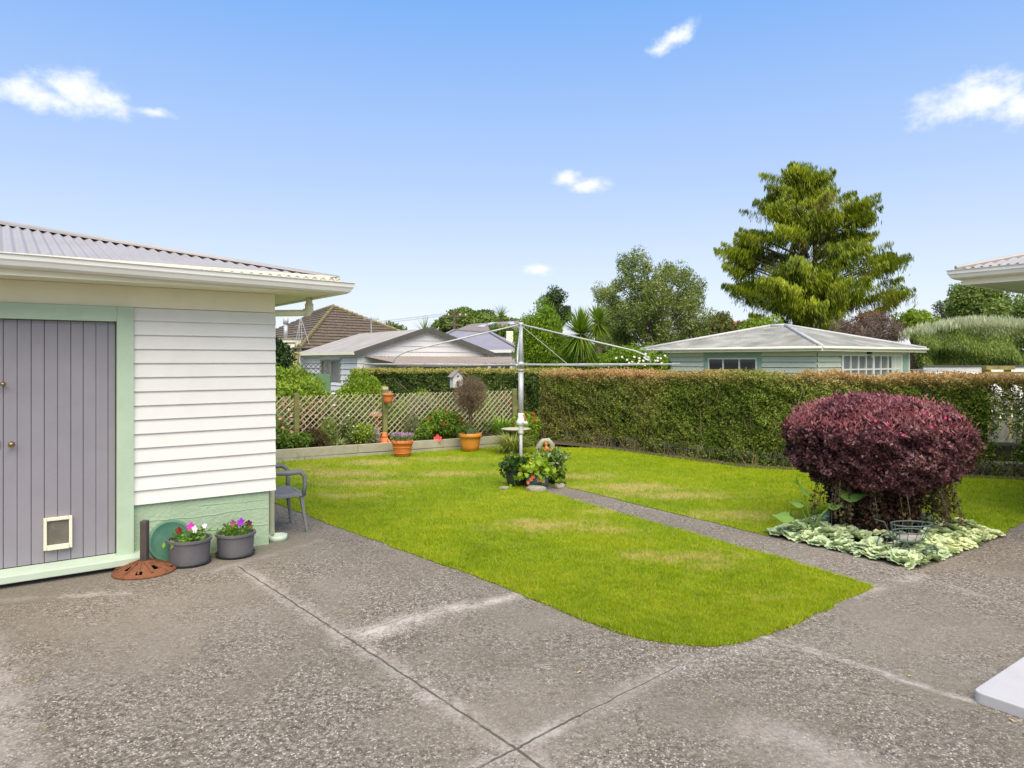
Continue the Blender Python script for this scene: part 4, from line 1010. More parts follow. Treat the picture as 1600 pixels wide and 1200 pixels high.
def qR(x, y, z, h, top, rg):
    nz = np.sin(x*2.1)*np.sin(y*1.7+1)+np.sin(x*5.1+2)*.5
    q = np.clip((z-(h-.20))/.18, 0, 1)*.62+np.where(top, .25, 0)
    q = q+(rg.uniform(0, 1, len(x)) < .07+.05*nz)*.5
    P = np.stack([x, y, z], 1); br = np.clip(fn3(P, 1.2, 3)*.5+.35-(x-1.2)*.12, 0, 1); q = q+br*.30*(rg.uniform(0, 1, len(x)) < .7)
    green = np.clip(np.exp(-((x-3.9)/.6)**2)+np.exp(-((x-2.9)/.4)**2)*.4, 0, 1)
    return q*(1-.8*green)
hedge('long clipped hedge with pinkish new growth along the right of the lawn', HEDR, 1.40, .95, HEDL, 230000, .042, .022, 61, qR, gap=gapR, tops=.22, hn=.07)
HEDB = leafmat('back_hedge_leaf', [(.03,.065,.010),(.06,.115,.018),(.105,.175,.03),(.17,.24,.05)], [(.32,.33,.05),(.42,.38,.09),(.5,.42,.14)])
def qB(x, y, z, h, top, rg): return np.where(z > h-.07, .8, 0.0)+(rg.uniform(0, 1, len(x)) < .05)*.5
hedge('dark green clipped hedge across the back behind the lattice trellis', [(-3.75,16.35),(-2,16.3),(1.6,16.1)], 1.42, .9, HEDB, 60000, .05, .028, 62, qB, tops=.25, hn=.03)
ngon('hedge_bed_soil', [(.2,14.2),(1.75,13.1),(2.3,12.42),(3.62,10.76),(6.75,9.75),(9.6,9.0),(13,8.1),(13,10),(7.2,11.3),(4.5,12.3),(2.6,14.2),(1.2,15.3)], .014, SOIL)
# white pickets glimpsed through the thin hedge
T = thing('picket_fence', 'white picket fence glimpsed through the thin end of the hedge', 'fence', (6.6, 11.4, 0), R(-15))
MB().box(-.5,3.2,.02,.04,.3,.37).box(-.5,3.2,.02,.04,.9,.97).build('rail', WHITE, T)
m = MB()
for k in range(26): m.box(-.5+.14*k, -.5+.14*k+.085, 0, .018, .04, 1.15)
m.build('picket', WHITE, T)

# ================================================================== RED BUSH + SUCCULENT BED
SUCP = [G(1198,836), G(1430,890), G(1562,838), (3.83,7.75)]
_c = np.mean(np.array(SUCP), 0)
ngon('succulent_bed_soil', [tuple(_c+(np.array(p_)-_c)*.95) for p_ in SUCP], .010, SOIL)
def redbush():
    Yc = 6.78; Xc = (1368-800)/FPX*Yc
    T = thing('purple_leaf_bush', 'large rounded burgundy leaved bush with pink tips in the silver succulent bed', 'bush', (Xc, Yc, 0))
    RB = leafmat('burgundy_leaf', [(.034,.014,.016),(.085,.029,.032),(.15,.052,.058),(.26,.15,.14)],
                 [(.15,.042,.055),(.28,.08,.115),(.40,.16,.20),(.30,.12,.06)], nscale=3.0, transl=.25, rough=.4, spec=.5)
    n = 125000; d = unit(rng.normal(size=(n,3)))
    # flattened bun
    a = np.arctan2(d[:,1], d[:,0])
    kk = 1+.05*fn3(d, .55, 1)+.06*fn3(d, .26, 2)+.02*fn3(d, .12, 3)
    pz = np.sign(d[:,2])*np.abs(d[:,2])**.80; hz = np.where(d[:,2] > 0, .445, .47)
    hr = (1-np.abs(pz)**2.3)**(1/2.15)
    nrm_xy = d[:,:2]/np.maximum(np.linalg.norm(d[:,:2], axis=1, keepdims=True), 1e-6)
    rad = hr*(1-.14*np.clip(-pz, 0, 1)); P0 = np.stack([nrm_xy[:,0]*rad*.84, nrm_xy[:,1]*rad*.84, pz*.46], 1); kk = 1+.035*fn3(P0, .55, 1)+.06*fn3(P0, .24, 2)+.045*fn3(P0, .11, 3)
    dep = 1-.34*rng.uniform(0, 1, n)**2.2
    P = np.stack([nrm_xy[:,0]*rad*.785*kk*dep, nrm_xy[:,1]*rad*.79*kk*dep, .85+pz*hz*kk*dep], 1)
    keep = ~((P[:,2] < .5) & (rng.uniform(0, 1, n) < .35)) & ~((fn3(P0, .14, 11) < -.8) & (rng.uniform(0, 1, n) < .7) & (P[:,2] < 1.15)); P = P[keep]; dd = d[keep]; lumpy = fn3(P, .22, 5)
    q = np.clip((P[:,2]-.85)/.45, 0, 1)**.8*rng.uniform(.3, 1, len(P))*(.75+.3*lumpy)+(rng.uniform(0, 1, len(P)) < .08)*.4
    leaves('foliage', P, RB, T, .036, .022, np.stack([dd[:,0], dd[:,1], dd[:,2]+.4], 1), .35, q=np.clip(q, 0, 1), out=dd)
    # upright pink-brown shoots on the crown
    n = 8000; k = rng.uniform(0, 1, n); a = rng.uniform(0, 6.283, n); rr = .79*np.sqrt(rng.uniform(0, 1, n))
    zt = .85+.43*(1-(rr/.83)**2.15)**.43
    far_ = (rng.uniform(0,1,n) < .12)*rng.uniform(.0,.07,n)
    P = np.stack([(rr+far_*.8)*np.cos(a), (rr+far_*.8)*np.sin(a)*.96, zt+rng.uniform(-.03,.04,n)+far_*.8], 1)
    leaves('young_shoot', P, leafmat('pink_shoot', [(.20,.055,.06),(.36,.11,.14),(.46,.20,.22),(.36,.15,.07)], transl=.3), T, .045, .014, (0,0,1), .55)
    # skirt below: narrower, dark
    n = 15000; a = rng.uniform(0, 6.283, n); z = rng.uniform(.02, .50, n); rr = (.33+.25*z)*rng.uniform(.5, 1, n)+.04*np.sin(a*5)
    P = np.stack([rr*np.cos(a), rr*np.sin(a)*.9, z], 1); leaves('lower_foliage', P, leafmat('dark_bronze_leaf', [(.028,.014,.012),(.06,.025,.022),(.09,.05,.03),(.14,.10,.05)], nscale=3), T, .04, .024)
    # trailing sprigs
    m = MB(); PP = []
    rg = random.Random(5)
    for k in range(46):
        a = rg.uniform(0, 6.283); 
        if k < 30: a = rg.choice([rg.uniform(-.7,-.05), rg.uniform(math.pi+.05, math.pi+.7), rg.uniform(-.5,.2)])
        r1 = rg.uniform(.48, .70); z0_ = .46; z1_ = rg.uniform(.06, .26)
        pts = [(r1*.92*math.cos(a), r1*.92*math.sin(a), z0_+.1), (r1*math.cos(a+.03), r1*math.sin(a+.03), (z0_+z1_)/2+.04), (r1*1.04*math.cos(a+.06), r1*1.04*math.sin(a+.06), z1_)]
        m.tube(pts, [.004,.003,.0015], 4, False)
        for j in range(34):
            t = rg.random(); i = 0 if t < .5 else 1; tt = t*2-i
            q_ = [pts[i][c]+(pts[i+1][c]-pts[i][c])*tt+rg.gauss(0, .018) for c in range(3)]; PP.append(q_)
    for k in range(12):
        a = k*.52+rg.random()*.3; m.tube([(.12*math.cos(a),.12*math.sin(a),0),(.2*math.cos(a),.2*math.sin(a),.3),(.45*math.cos(a),.42*math.sin(a),.62)], [.022,.016,.008], 7)
    m.build('branch', BARK, T)
    leaves('trailing_foliage', PP, leafmat('sprig_leaf', [(.05,.025,.02),(.10,.07,.025),(.16,.15,.05)]), T, .035, .024)
    # few vivid pink flowers
    for (px, py) in [(1310,659),(1324,664),(1388,667),(1420,656),(1376,645),(1345,680),(1412,653)]:
        r_ = (px-1376)/FPX*Yc; z_ = CAMZ-(py-HOR)*(Yc-.8)/FPX
        yy = -.80*math.sqrt(max(.05, 1-(r_/.86)**2))-.0
        flower('flower', (r_*(Yc+yy)/Yc, yy, z_), .012, petmat('hotpink', (.50,.05,.16)), T, (r_,-1,.3), 6)
redbush()
def succulents():
    rg = np.random.default_rng(4); V = []; F = []; R1 = []
    cen = np.mean(np.array(SUCP), 0)
    pts = []
    tries = 0
    X0, X1 = min(p_[0] for p_ in SUCP)-.03, max(p_[0] for p_ in SUCP)+.03; Y0, Y1 = min(p_[1] for p_ in SUCP)-.03, max(p_[1] for p_ in SUCP)
    while len(pts) < 900 and tries < 60000:
        tries += 1; x, y = rg.uniform(X0, X1), rg.uniform(Y0, Y1)
        if not inpoly(np.array([x]), np.array([y]), SUCP)[0]: continue
        if ((x-3.53)/.50)**2+((y-6.80)/.42)**2 < 1: continue           # bare soil round the stems
        if ((x-3.27)/.34)**2+((y-6.20)/.17)**2 < 1: continue           # bare patch behind the cart
        if any((x-a)**2+(y-b2)**2 < .043**2 for a, b2, _ in pts): continue
        pts.append((x, y, rg.uniform(.030, .066)))
    def edge(x, y):
        return min(abs((b2[1]-a[1])*x-(b2[0]-a[0])*y+b2[0]*a[1]-b2[1]*a[0])/math.hypot(b2[1]-a[1], b2[0]-a[0]) for a, b2 in zip(SUCP, SUCP[1:]+SUCP[:1]))
    for (x, y, r) in pts:
        e = min(1, edge(x, y)/.12); zc = .0+e*(.02+.05*max(0, math.sin(x*13+2)*math.sin(y*15+1))+rg.uniform(0, .03)); tone = rg.uniform(-.3, .3); TM = np.array(Matrix.Rotation(rg.uniform(0,.75), 3, Vector((rg.normal(), rg.normal(), 0)).normalized()))
        for ring, (nn, rr, el) in enumerate(((7,1.0,.25),(7,.86,.72),(5,.62,1.1),(3,.45,1.35))):
            for j in range(nn):
                a = 2*math.pi*j/nn+ring*.5+rg.uniform(-.15,.15); d = np.array([math.cos(a)*math.cos(el), math.sin(a)*math.cos(el), math.sin(el)]); s_ = TM@np.array([-math.sin(a), math.cos(a), 0]); d = TM@d
                c = np.array([x, y, zc+.014]); L = r*rr*rg.uniform(.9, 1.2); n = len(V); wv = L*.46; up = np.cross(d, s_)*-.10*L
                V += [c, c+d*L*.55+s_*wv*.8-up, c+d*L*.9+s_*wv*.7, c+d*L*1.08+up, c+d*L*.9-s_*wv*.7, c+d*L*.55-s_*wv*.8-up]
                F.append((n,n+1,n+2,n+3,n+4,n+5)); R1.append(min(1, max(0, .5+.25*(x-3.4)+tone+.12*ring-.25+rg.uniform(-.12,.12))))
    o = npmesh('succulent_ground_cover', np.array(V), np.array(F), leafmat('succulent_leaf', [(.36,.48,.28),(.55,.65,.38),(.68,.75,.40),(.78,.80,.44)], transl=.12, nscale=2.5), None, {'r': R1})
    tag(o, 'pale silver green succulent rosettes edging the bed under the burgundy bush', 'succulents', kind='stuff')
succulents()
# big-leaved lily plant left of the bush
def bigleaf():
    X, Y = G(1266, 842); T = thing('arum_lily', 'green arum plant with broad leaves left of the burgundy bush', 'plant', (X, Y, 0))
    ALM = leafmat('arum_leaf', [(.16,.30,.06),(.25,.42,.09)], transl=.35)
    rg = random.Random(2)
    for (px, py, s_, az_, dr) in [(1253,765,.19,1.9,.9),(1325,772,.20,-.15,-.05),(1224,806,.17,2.9,.1),(1245,786,.12,2.5,.3),(1300,790,.11,.2,.2)]:
        dX = (px-1266)/FPX*Y; z_ = CAMZ-(py-HOR)*Y/FPX
        MB().tube([(rg.gauss(0,.02),rg.gauss(0,.02),0),(dX*.35,0,z_*.6),(dX*.9,-.02,z_)], [.008,.006,.004], 6).build('stem', ALM, T, True)
        mb = MB(); ax = Vector((math.cos(az_), -.25, .35*dr)).normalized(); sd2 = ax.cross(Vector((0,-.6,1))).normalized(); nn = ax.cross(sd2)
        outl = [(-.15,.0),(-.28,.22),(-.12,.38),(.15,.40),(.45,.30),(.75,.14),(1.0,0)]
        c = Vector((dX*.9, -.02, z_)); L = s_
        ctr = [c+ax*(q*L)-nn*.06*L*abs(q) for q in (-.15,.0,.3,.6,1.0)]
        for sg in (-1, 1):
            k = len(mb.v); mb.v += [tuple(c+ax*a*L+sd2*b2*L*sg+nn*(.10*L*math.sin(a*5)+.12*L*b2)) for a, b2 in outl]
            kc = len(mb.v); mb.v += [tuple(c+ax*a*L-nn*.04*L) for a, b2 in outl]
            for i in range(len(outl)-1): mb.f.append((k+i, k+i+1, kc+i+1, kc+i))
        mb.build('leaf', ALM, T, True)
bigleaf()
# wire garden cart
def cart():
    X, Y = G(1418, 872); T = thing('wire_cart', 'small rusty teal wire garden cart among the succulents', 'planter cart', (X, Y, .045), R(8)); T.scale = (1.12,1.12,1.12)
    IR = mat('teal_wire', (.085,.13,.12), .6, .3, 14, metal=.3, dirt=(.14,.08,.05), dscale=12, damt=.7)
    m = MB(); K = 20
    for (rr, z_, cx) in ((.155,.215,.03),(.135,.16,.02),(.11,.10,.01)):
        pts = [(cx+rr*math.cos(2*math.pi*k/K), rr*.6*math.sin(2*math.pi*k/K), z_) for k in range(K+1)]; m.tube(pts, .005, 5, False)
    for k in range(12):
        a = 2*math.pi*k/12; m.tube([(.03+.155*math.cos(a), .093*math.sin(a), .215),(.02+.135*math.cos(a), .081*math.sin(a), .16),(.01+.11*math.cos(a), .066*math.sin(a), .10)], .0025, 4)
    m.build('basket', IR, T)
    m = MB().tube([(-.10,0,.10),(-.15,0,.16),(-.19,0,.235),(-.24,0,.25)], .004, 6); m.tube([(-.24,-.04,.25),(-.24,.04,.25)], .004, 6)
    m.tube([(-.13,-.07,.055),(.16,-.07,.055)], .003, 5).tube([(-.13,.07,.055),(.16,.07,.055)], .003, 5); m.build('handle', IR, T)
    for (wx, r_) in ((-.12,.068),(.13,.045)):
        for wy in (-.085,.085):
            m = MB(); pts = [(wx+r_*math.cos(2*math.pi*k/18), wy, r_-.02+r_*math.sin(2*math.pi*k/18)) for k in range(19)]; m.tube(pts, .0055, 6, False)
            for k in range(6): a = math.pi*k/3; m.tube([(wx, wy, r_-.02),(wx+r_*math.cos(a), wy, r_-.02+r_*math.sin(a))], .002, 4)
            m.build('wheel', IR, T)
    MB().lathe([(.03,.075),(.075,.082),(.10,.11),(.085,.125),(.0,.12)], 14, (.01,0,0), 1, .6).build('liner', mat('grey_liner', (.32,.31,.27), .9, .3, 20, .5), T, True)
cart()

# ================================================================== NEIGHBOUR BUILDINGS
def hipbuild(nm, label, cx, cy, LX, LY, ze, rise, mroof, pitch=.15, amp=.012, inset=.4):
    """eave corner (nearest) at cx,cy ; LX along u1, LY along u2"""
    T = thing(nm, label, 'garage', (cx, cy, 0), AXIS)
    m = MB(); h = min(LX, LY)/2; sl = rise/h; k = math.sqrt(1+sl*sl)
    corr(m, (0,0,ze), (1,0,0), (0,1,sl), LX, lambda x: max(.001, min(x, LX-x, h))*k, pitch, amp, 4)
    corr(m, (0,LY,ze), (1,0,0), (0,-1,sl), LX, lambda x: max(.001, min(x, LX-x, h))*k, pitch, amp, 4)
    corr(m, (0,0,ze), (0,1,0), (1,0,sl), LY, lambda x: max(.001, min(x, LY-x, h))*k, pitch, amp, 4)
    corr(m, (LX,0,ze), (0,1,0), (-1,0,sl), LY, lambda x: max(.001, min(x, LY-x, h))*k, pitch, amp, 4)
    rf = m.build('roof', mroof, T, True)
    m = MB()
    if LX <= LY: tops = [(h,h,ze+rise),(h,LY-h,ze+rise)]; cs_ = [((0,0),0),((LX,0),0),((0,LY),1),((LX,LY),1)]
    else: tops = [(h,h,ze+rise),(LX-h,h,ze+rise)]; cs_ = [((0,0),0),((LX,0),1),((0,LY),0),((LX,LY),1)]
    for (x, y), i in cs_: m.tube([(x, y, ze+.03), (tops[i][0], tops[i][1], ze+rise+.03)], .065, 8)
    m.tube([(tops[0][0], tops[0][1], ze+rise+.03), (tops[1][0]+.01, tops[1][1]+.01, ze+rise+.03)], .065, 8)
    m.build('ridge_cap', mat('pale_ridge_iron', (.46,.46,.45), .6, .12), rf, True)
    return T
GROOF = bpy.data.materials.new('weathered_grey_iron'); GROOF.use_nodes = True; w = W(GROOF.node_tree); b = w.n['Principled BSDF']; p = w.obj()
c = w.ramp(w.noise(.9, 5, .6, p), [(.35,(.17,.172,.14)),(.5,(.235,.235,.20)),(.65,(.33,.33,.30))])
c = w.mix(w.m('MULTIPLY', w.sstep(w.noise(1.2, 4, .6, w.mapv(p, (3.2,.5,1))), .55, .7), .7), c, (.40,.40,.39))
w.put(b.inputs['Base Color'], c); b.inputs['Roughness'].default_value = .7
PG = mat('pale_green_boards', (.60,.64,.50), .6, .04, 3, dirt=(.4,.47,.38), damt=.2)
PGT = mat('sage_trim', (.31,.43,.32), .6, .05)
gx, gy = (1285-800)/FPX*24, 24
zeR = CAMZ+21*24/FPX
T = hipbuild('neighbour_garage', 'pale green weatherboard garage with low grey hip roof beyond the hedge', gx, gy, 7.7, 8.4, zeR, .98, GROOF)
i_ = .45
def lapx(mb, x0, x1, z0, z1, st, y):
    z = z0
    while z < z1-.01:
        zt = min(z+st, z1); zq = zt-.03; mb.quad((x0,y-.035,z),(x1,y-.035,z),(x1,y,zq),(x0,y,zq)); mb.quad((x0,y,z),(x1,y,z),(x1,y-.035,z),(x0,y-.035,z)); z += st
    mb.box(x0, x1, y+.06, y+.09, z0, z1)
m = MB(); lapx(m, i_, 2.0, 0, zeR, .2, i_); lapx(m, 5.75, 7.7-i_, 0, zeR, 3.0, i_); m.box(2.0,5.75,i_,i_+.05,zeR-.20,zeR).box(2.0,5.75,i_,i_+.05,0,.6); m.build('wall', PG, T)
m = MB()
z = 0
def lapleft(mb, y0, y1, z0, z1, st, x):
    z = z0
    while z < z1-.01:
        zt = min(z+st, z1); zq = max(z, zt-.03); mb.quad((x-.035,y0,z),(x,y0,zq),(x,y1,zq),(x-.035,y1,z)); mb.quad((x,y0,z),(x-.035,y0,z),(x-.035,y1,z),(x,y1,z)); z += st
    mb.box(x+.06, x+.09, y0, y1, z0, z1)
# window span along y on left wall
def tleft(px):  # distance along u2 from the eave corner for the inset wall
    r = (px-800)/FPX; ox, oy = gx+.806*i_, gy+.591*i_
    return (ox-r*oy)/(r*.806+.591)
y1w, y0w = tleft(1107), tleft(1183)
zwt, zwb = CAMZ+4*27/FPX, .9
lapleft(m, i_, y0w-.22, 0, zeR, .2, i_); lapleft(m, y1w+.22, 8.4-i_, 0, zeR, .2, i_); lapleft(m, y0w-.22, y1w+.22, 0, zwb-.1, .2, i_); m.build('side_wall', PG, T)
m = MB().box(i_-.01,i_+.04,y0w-.22,y0w,zwb-.1,zwt+.22).box(i_-.01,i_+.04,y1w,y1w+.22,zwb-.1,zwt+.22).box(i_-.01,i_+.04,y0w,y1w,zwt,zeR).box(i_-.01,i_+.04,y0w,y1w,zwb-.1,zwb); m.build('window_surround', PGT, T)
m = MB()
for y in (y0w, y0w+(y1w-y0w)/3, y0w+2*(y1w-y0w)/3, y1w-.05): m.box(i_-.035, i_+.01, y, y+.05, zwb, zwt)
m.box(i_-.034,i_+.009,y0w,y1w,zwt-.06,zwt+.0).box(i_-.034,i_+.009,y0w,y1w,zwb,zwb+.06); wn = m.build('window', WHITE, T)
MB().box(i_, i_+.055, y0w, y1w, zwb, zwt).build('pane', GLASS, wn)
def tfr(px):
    r = (px-800)/FPX; ox, oy = gx-.591*i_, gy+.806*i_
    return (r*oy-ox)/(.806-r*.591)
xa, xb = tfr(1316), tfr(1408); zt = zeR-.24
m = MB(); N = 8
for k in range(N+1): x = xa+(xb-xa)*k/N; m.box(x-.035-(.03 if k in (0,4,8) else 0), x+.035+(.03 if k in (0,4,8) else 0), i_-.03, i_+.01, .6, zt)
for z_ in (.62, 1.28, zt-.06): m.box(xa, xb, i_-.029, i_+.009, z_, z_+.06)
wn = m.build('french_window', WHITE, T); MB().box(xa, xb, i_+.012, i_+.03, .6, zt).build('pane', mat('grey_glass', (.22,.23,.22), .15, .2, 3, spec=.8), wn)
MB().box(xb+.1, tfr(1418), i_-.025, i_+.01, .6, zt).build('shutter', PGT, T)
MB().box(tfr(1418)+.02, 7.7-i_, i_-.03, i_-.021, 0, zeR-.02).build('end_panel', WHITE, T)
MB().box(xa-.3,xb+.1,i_-.012,i_-.001,zt,zeR-.01).build('lintel_board', PG, T)
m = MB().box(0,7.7,-.02,0,zeR-.14,zeR+.0).box(-.02,0,-.02,8.4,zeR-.14,zeR+.0); m.build('fascia', CREAM, T)
m = MB().tube([(0,-.06,zeR-.02),(7.75,-.06,zeR-.02)], .05, 8).tube([(-.06,0,zeR-.02),(-.06,8.4,zeR-.02)], .05, 8); m.build('gutter', CREAM, T, True)
MB().box(.01,7.69,.01,8.39,zeR-.13,zeR-.11).build('soffit', CREAM, T)
xl = tfr(1356); m = MB().box(xl-.09,xl+.09,i_-.12,i_-.0,zeR-.22,zeR-.12); lf = m.build('outdoor_light', SEAM, T)
MB().lathe([(.03,0),(.07,.04),(.07,.09),(.02,.13)], 12, (xl+.05,i_-.14,zeR-.36)).build('lamp_glass', WHITE, lf, True)

# --- white gable garage
ax_, ay_ = (558-800)/FPX*26, 26.0; WG = 5.83; DG = 6.3; zg = CAMZ+13*26/FPX; ra = 2.87-zg
T = thing('gable_garage', 'white weatherboard gable garage with dark barge boards beyond the back hedge', 'garage', (ax_, ay_, 0), AXIS)
WB = mat('white_boards_far', (.70,.69,.67), .6, .03)
m = MB(); z = 0.0
while z < zg+ra-.02:
    x0 = 0 if z < zg else (z-zg)/ra*WG/2; x1 = WG-x0; zt_ = min(z+.22, zg+ra); x0b = 0 if zt_ < zg else (zt_-zg)/ra*WG/2; x1b = WG-x0b
    m.quad((x0,-.03,z),(x1,-.03,z),(x1b,0,zt_),(x0b,0,zt_)); m.quad((x0,0,z),(x1,0,z),(x1,-.03,z),(x0,-.03,z)); z += .22
m.build('gable_wall', WB, T)
m = MB(); y0g, y1g = 2.35, 4.3
def tl2(px): r = (px-800)/FPX; return (ax_+.806*.12-r*(ay_+.591*.12))/(r*.806+.591)
y0g, y1g = tl2(533), tl2(502); zw1 = 1.68
lapleft(m, .0, y0g, 0, zg, .22, .12); lapleft(m, y1g, DG-.1, 0, zg, .22, .12); lapleft(m, y0g, y1g, zw1, zg, .22, .12); lapleft(m, y0g, y1g, 0, .8, .22, .12); m.build('side_wall', WB, T)
m = MB().box(.08,.12,y0g,y0g+.14,.8,zw1).box(.08,.12,y1g-.14,y1g,.8,zw1).box(.08,.12,y0g+.14,y1g-.14,zw1-.08,zw1).box(.08,.12,(y0g+y1g)/2-.12,(y0g+y1g)/2+.05,.8,zw1-.08)
wn = m.build('window', mat('khaki_frame', (.28,.26,.18), .6), T)
MB().box(.13,.15,y0g,y1g,.8,zw1).build('pane', mat('dull_glass', (.2,.21,.22), .15, .2, 3, spec=.8), wn)
MB().box(.16,.2,y0g+.2,y0g+.65,.8,zw1).box(.16,.2,y1g-.7,y1g-.2,.8,zw1).build('curtain', WB, wn)
m = MB(); GR2 = mat('taupe_iron_roof', (.30,.285,.26), .7, .12, 1.5, dirt=(.42,.41,.39), dscale=1.2, damt=.5)
hy = math.hypot(WG/2+.15, ra*1.05)
corr(m, (-.15,-.18,zg-.03), (0,1,0), (WG/2+.15,0,ra+.05), DG+.3, lambda x: hy, .15, .012, 4)
corr(m, (WG+.15,-.18,zg-.03), (0,1,0), (-WG/2-.15,0,ra+.05), DG+.3, lambda x: hy, .15, .012, 4)
m.build('roof', GR2, T, True)
m = MB(); BG = mat('dark_barge_board', (.085,.083,.07), .6)
m.bar((-.18,-.2,zg-.08),(WG/2,-.2,zg+ra+.0),.03,.2,(0,0,1)); m.bar((WG+.18,-.2,zg-.08),(WG/2,-.201,zg+ra+.0),.03,.2,(0,0,1)); m.build('barge_board', BG, T)
MB().bar((-.2,-.18,zg-.05),(-.2,DG,zg-.05),.06,.10).build('gutter', CREAM, T)
MB().tube([(.03,DG-.3,0),(.03,DG-.3,zg-.1)], .04, 8).build('downpipe', WHITE, T)
# lean-to in front of gable
LR = mat('rusty_brown_iron', (.26,.215,.18), .75, .15, 3, dirt=(.22,.12,.08), dscale=2, damt=.6)
zb, zf = 1.80, 1.545; dl = 2.6
m = MB(); corr(m, (.3,-.05-dl,zf), (1,0,0), (0,dl,zb-zf), WG+1.6, lambda x: math.hypot(dl, zb-zf), .15, .014, 4); lt = m.build('lean_to_roof', LR, T, True)
MB().box(.3,WG+1.9,-dl-.04,-dl-.0,zf-.12,zf-.02).build('fascia', mat('lean_to_fascia', (.12,.09,.07), .8), lt)
m = MB()
for x in (.5, 2.4, 4.3, 6.2): m.box(x, x+.09, -dl+.05, -dl+.14, 0, zf-.05)
m.build('lean_to_post', TREL, T)
# --- brown tiled hip roof house
def courses(mb, a, b2, c, d, n, lift=.05):
    """a,b eave edge; d,c top edge (left,right)"""
    a, b2, c, d = map(Vector, (a, b2, c, d)); nn = (b2-a).cross(d-a).normalized()
    if nn.z < 0: nn = -nn
    for i in range(n):
        t0, t1 = i/n, (i+1)/n; l0, r0 = a.lerp(d, t0), b2.lerp(c, t0); l1, r1 = a.lerp(d, t1), b2.lerp(c, t1)
        mb.quad(l0+nn*lift, r0+nn*lift, r1, l1); mb.quad(l0, r0, r0+nn*lift, l0+nn*lift)
TILE = bpy.data.materials.new('brown_concrete_tile'); TILE.use_nodes = True; w = W(TILE.node_tree); b = w.n['Principled BSDF']; p = w.pos()
c = w.ramp(w.noise(6, 5, .7, p), [(.3,(.06,.043,.028)),(.5,(.11,.083,.055)),(.7,(.19,.155,.10))]); w.put(b.inputs['Base Color'], c); b.inputs['Roughness'].default_value = .85
TH = thing('tiled_house', 'house with a brown concrete tile hip roof behind the white gable garage', 'house', (0, 0, 0))
A_ = AT(521,480,44); N_ = AT(468,545,36); M_ = (AT(700,548,44)); B_ = (AT(489,486,50)[0], 50, A_[2]); L_ = AT(352,547,47)
Q_ = (M_[0]-3, 56, M_[2]); QL = (L_[0]+3, 56, L_[2])
m = MB(); courses(m, N_, M_, A_, A_, 15); courses(m, L_, N_, A_, B_, 15); m.quad(M_, Q_, B_, A_); m.quad(Q_, QL, B_); m.quad(QL, L_, B_); rt = m.build('roof', TILE, TH)
m = MB()
def capline(P, Q, n=20):
    P, Q = Vector(P), Vector(Q)
    for i in range(n):
        a, b2 = P.lerp(Q, i/n), P.lerp(Q, (i+1)/n); m.tube([a+Vector((0,0,.08)), b2+Vector((0,0,.05))], [.12,.09], 6)
capline(N_, A_, 24); capline(M_, A_, 24); capline(A_, B_, 14)
m.build('ridge_tile', mat('lichen_ridge_tile', (.22,.18,.09), .9, .25, 6, dirt=(.36,.31,.14), dscale=2, damt=.6), rt)
m = MB()
for P, Q in ((L_,N_),(N_,M_)): 
    c = Vector(((A_[0]+B_[0])/2, 48, 0)); p0 = Vector(P).lerp(c, .06); q0 = Vector(Q).lerp(c, .06)
    m.quad((p0.x,p0.y,0),(q0.x,q0.y,0),(q0.x,q0.y,P[2]-.05),(p0.x,p0.y,P[2]-.05))
m.build('wall', WB, TH)
# chimney block and flue
X0, Y0, Z0 = AT(457,549,37.5); hw = 17/FPX*37.5
m = MB().box(X0-hw, X0+hw, Y0-.4, Y0+.6, Z0-2.0, Z0+.62); ch = m.build('chimney', CREAM, TH)
MB().box(X0-hw-.04, X0+hw+.04, Y0-.45, Y0+.65, Z0+.621, Z0+.70).build('chimney_cap', STONE, ch)
MB().box(X0-.35,X0+.3,Y0-.43,Y0-.40,Z0+.42,Z0+.47).box(X0+.26,X0+.31,Y0-.43,Y0-.4,Z0-.1,Z0+.42).box(X0-.36,X0-.31,Y0-.43,Y0-.4,Z0+.1,Z0+.42).build('chimney_bracket', SEAM, ch)
Xf = (446.5-800)/FPX*37.5; zf0 = CAMZ+(563-530)*37.5/FPX; zf1 = CAMZ+(563-497)*37.5/FPX
m = MB().tube([(Xf,37.5,zf0),(Xf,37.5,zf1-.35)], .11, 10).tube([(Xf,37.5,zf1-.32),(Xf,37.5,zf1)], .14, 10); m.build('flue', GALV, TH, True)
def antenna(px, ytop, ybase, Y, wpx, label, cross=8):
    X, _, z1_ = AT(px, ytop, Y); z0_ = AT(px, ybase, Y)[2]
    T = thing('television_antenna', label, 'antenna', (X, Y, z0_))
    H = z1_-z0_; MB().tube([(0,0,-.3),(0,0,H)], .035, 6).build('mast', GALV, T)
    m = MB(); hw = wpx/FPX*Y/2; m.tube([(-hw,0,H*.9),(hw,0,H*.9)], .018, 5)
    for k in range(cross): x = -hw+2*hw*k/(cross-1); m.tube([(x,-.35,H*.9+.0),(x,.35,H*.9)], .012, 4).tube([(x,0,H*.9-.12),(x,0,H*.9+.12)], .012, 4)
    m.build('element', GALV, T)
antenna(580, 496, 520, 40, 22, 'television antenna on the right slope of the tiled roof')
X, _, z0_ = AT(470, 536, 37); T = thing('aerial_mast', 'leaning wire aerial frame above the white chimney on the tiled roof', 'antenna', (X, 37, z0_)); m = MB()
for a, b2 in ((-.35,-.02),(-.12,-.05),(.1,.0),(.55,.02)): m.tube([(a,0,-.4),(b2,0,1.3)], .018, 4)
m.tube([(-.32,0,.9),(.15,0,1.0)], .012, 4).tube([(-.38,0,.6),(.3,0,.5)], .012, 4); m.build('frame', GALV, T)
